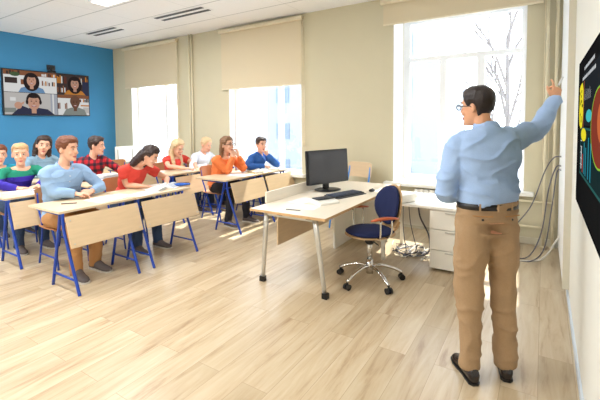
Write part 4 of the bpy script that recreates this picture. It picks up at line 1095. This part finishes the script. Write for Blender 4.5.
g = seated(-6.86, 2.40, (-6.70, 2.36, 1.135), (.95, -.2, -.05), s=1.0, hs=1.12, female=True, wrR=(-6.5, 2.28, TZ), wrL=(-6.5, 2.5, TZ), shirt=dict(m='teal', sleeve='long', top=.95, folds=.005, name='top'), hair_m='h_brown', hair='pulled', nape=-.06, seed=10)
person('girl in teal top cut off by the left edge of the photo', 'person', (-6.86, 2.40, 0), g)
g = seated(-6.86, 2.98, (-6.70, 2.95, 1.240), (.93, -.30, -.05), s=1.06, hs=1.12, female=True, up=(0, .18, 1), wrR=(-6.48, 2.84, TZ+.01), wrL=(-6.48, 3.12, TZ+.01), shirt=dict(m='denim', sleeve='long', collar=True, folds=.007, name='denim_shirt', loose=.012), hair_m='h_dark', hair='long', nape=-.1, hair_t=.013, seed=11, locks=P_LONG)
person('girl with long dark hair in pale denim shirt, head tilted, behind blue-shirted boy', 'person', (-6.86, 2.98, 0), g)
g = seated(-5.70, 4.62, (-5.52, 4.60, 1.135), (.93, .05, -.32), s=1.06, hs=1.12, female=True, wrR=(-5.22, 4.50, TZ+.015), wrL=(-5.16, 4.70, TZ+.015), elR=(-5.46, 4.36, .84), elL=(-5.42, 4.90, .84), neck=(-5.60, 4.61, .985), handR=HD((.7, .55, 0), (0, 0, -1), (.2, .5, .6), .4), handL=HD((.7, -.4, 0), (0, 0, -1), (.2, -.5, .3), .4),
           shirt=dict(m='red', sleeve='short', top=.95, folds=.006, name='top'), hair_m='h_pale', hair='long', nape=-.1, hair_t=.014, seed=12, trousers=dict(m='jean', name='jeans'),
           locks=[dict(p=[(-.05, -.02, .05), (-.07, -.02, -.06), (-.075, .02, -.18), (-.07, .05, -.29)], r=(.042, .026), flat=.7), dict(p=[(.05, -.02, .05), (.07, -.02, -.06), (.075, .02, -.18), (.07, .05, -.29)], r=(.042, .026), flat=.7), P_LONG[2]])
person('girl with long pale blonde hair in coral red top, writing', 'person', (-5.7, 4.62, 0), g)
g = seated(-5.64, 5.22, (-5.42, 5.20, 1.16), (.93, .05, -.25), s=1.02, hs=1.05, wrR=(-5.22, 5.02, TZ+.01), wrL=(-5.18, 5.28, TZ+.01), shirt=dict(m='whiteshirt', sleeve='long', collar=True, folds=.006), hair_m='h_pale', hair_t=.015, seed=13, handR=HD((.7, .5, 0), (0, 0, -1), (.2, .5, .6), .45))
person('blond boy in white shirt in front of the cream wall, looking down', 'person', (-5.64, 5.22, 0), g)
g = seated(-4.52, 4.60, (-4.32, 4.60, 1.215), (.97, .02, .04), s=1.04, hs=1.06, female=True, sw=.18, wrR=(-4.20, 4.60, 1.03), wrL=(-4.20, 4.74, 1.03), elR=(-4.24, 4.52, DT+.055), elL=(-4.16, 4.82, DT+.055),
           handR=HD((-.12, .06, 1), (-.8, .4, 0), (.5, .8, 0), .55), handL=HD((-.10, -.08, 1), (-.9, -.3, 0), (.5, -.8, 0), .55), shirt=dict(m='orange', sleeve='long', top=.95, folds=.008, inf=.018, loose=.012, low=-.1, name='jumper'), hair_m='h_mid', hair='long', nape=-.1, hair_t=.012, seed=14, locks=P_LONG, trousers=dict(m='blackp'),
           knR=(-4.10, 4.45, .55), knL=(-4.10, 4.75, .55), anR=(-4.05, 4.30, .10), anL=(-3.98, 4.66, .10))
T, k = person('pupil with glasses in orange jumper, chin resting on both hands', 'person', (-4.52, 4.60, 0), g); glasses(T, k, 'black')
g = seated(-4.42, 5.30, (-4.22, 5.36, 1.185), (.90, -.36, -.05), s=1.02, hs=1.04, wrR=(-4.10, 5.28, DT+.06), wrL=(-4.13, 5.42, 1.0), elR=(-4.25, 5.02, DT+.07), elL=(-4.03, 5.58, DT+.06),
           handR=HD((.3, .9, 0), (-.2, 0, -1), (.6, 0, .8), .4), handL=HD((-.15, -.12, 1), (-.9, .1, 0), (0, -1, 0), 1.0), shirt=dict(m='blueshirt', sleeve='long', collar=True, folds=.007), hair_m='h_dark', hair_t=.014, seed=15)
person('boy in mid blue shirt in front of the middle window, chin on hand', 'person', (-4.42, 5.30, 0), g)

# ------------------------------------------------------------------ outside
b = B(); box(b, (-80, YB+TH+.6, -4.2), (60, 120, -4.0)); tag(obj('snowy_ground', b, M['snow']), 'white ground outside below the windows', 'ground', kind='structure')
def block(x0, x1, y, z1, lab, px=2.2, pz=1.9, fm='facade', wm='fwin'):
    t = empty('apartment_building', ((x0+x1)/2, y, -4), lab, 'building')
    b = B(); box(b, (x0, y, -4), (x1, y+10, z1)); obj('wall', b, M[fm], t, world=True)
    n = 0; z = -2.6
    while z < z1-1.2:
        x = x0+.9
        while x < x1-1.4:
            b = B(); box(b, (x, y-.05, z), (x+1.25, y+.02, z+1.25)); obj('window', b, M[wm], t, world=True); n += 1; x += px
        z += pz*1.5
block(-19, -5.6, 25, 9, 'pale apartment building far outside window beside the teacher', 2.4)
block(-34, -24, 30, 10, 'pale apartment building far outside the middle window', 3.0, fm='facade2', wm='fwin2')
def bare_tree(x, y, h, seed, lab):
    t = empty('bare_tree', (x, y, -4), lab, 'tree'); rr = random.Random(seed)
    b = B(); tube(b, [(x, y, -4), (x+.1, y, -1), (x, y, h*.6)], [.14, .10, .05], 8); obj('trunk', b, M['bark'], t, world=True)
    b = B()
    def br(p, d, L, r, k):
        q = p+d*L*.5+V((rr.uniform(-.1, .1), rr.uniform(-.1, .1), .05)); e = p+d*L
        tube(b, [p, q, e], [r, r*.8, r*.5], 5)
        if k:
            for _ in range(3):
                f = rr.uniform(.4, 1); d2 = (d+V((rr.uniform(-.6, .6), rr.uniform(-.6, .6), rr.uniform(.0, .5)))).normalized(); br(lerp(p, e, f), d2, L*.62, r*.55, k-1)
    for k in range(13):
        z = lerp(-2.2, h*.6, k/12); a = rr.uniform(0, 6.28); br(V((x, y, z)), V((math.cos(a)*.5, math.sin(a)*.5, 1)).normalized(), 1.8, .055, 2)
    tag(obj('branches', b, M['bark'], t, world=True), kind='stuff')
bare_tree(-1.15, 15.6, 7.5, 4, 'bare tree outside the window, seen between teacher head and raised arm')

# ------------------------------------------------------------------ light
w = bpy.data.worlds.new('sky'); scn.world = w; w.use_nodes = True
nt = w.node_tree; bg = nt.nodes['Background']
tc = nt.nodes.new('ShaderNodeTexCoord'); sp = nt.nodes.new('ShaderNodeSeparateXYZ'); rp = nt.nodes.new('ShaderNodeValToRGB')
nt.links.new(tc.outputs['Generated'], sp.inputs[0]); nt.links.new(sp.outputs['Z'], rp.inputs[0])
rp.color_ramp.elements[0].color = (.92, .96, 1, 1); rp.color_ramp.elements[1].color = (.72, .84, 1, 1)
nt.links.new(rp.outputs[0], bg.inputs['Color']); bg.inputs['Strength'].default_value = 5.0
sun = bpy.data.lights.new('sun', 'SUN'); sun.energy = 10; sun.angle = math.radians(.6); sun.color = (1, .95, .86)
so = bpy.data.objects.new('sun', sun); COL.objects.link(so)
so.rotation_euler = V((.05, -1, -1.22)).to_track_quat('-Z', 'Y').to_euler()
for (a, c, z0, z1) in WIN:
    la = bpy.data.lights.new('window_portal', 'AREA'); la.shape = 'RECTANGLE'; la.size = c-a; la.size_y = z1-z0; la.cycles.is_portal = True
    lo = bpy.data.objects.new('window_portal', la); COL.objects.link(lo); lo.location = ((a+c)/2, YB+.55, (z0+z1)/2); lo.rotation_euler = V((0, -1, 0)).to_track_quat('-Z', 'Y').to_euler()
vs = scn.view_settings
scn.display_settings.display_device = 'sRGB'
vs.view_transform = 'Standard'; vs.look = 'None'; vs.exposure = .06; vs.gamma = 1; vs.use_curve_mapping = False
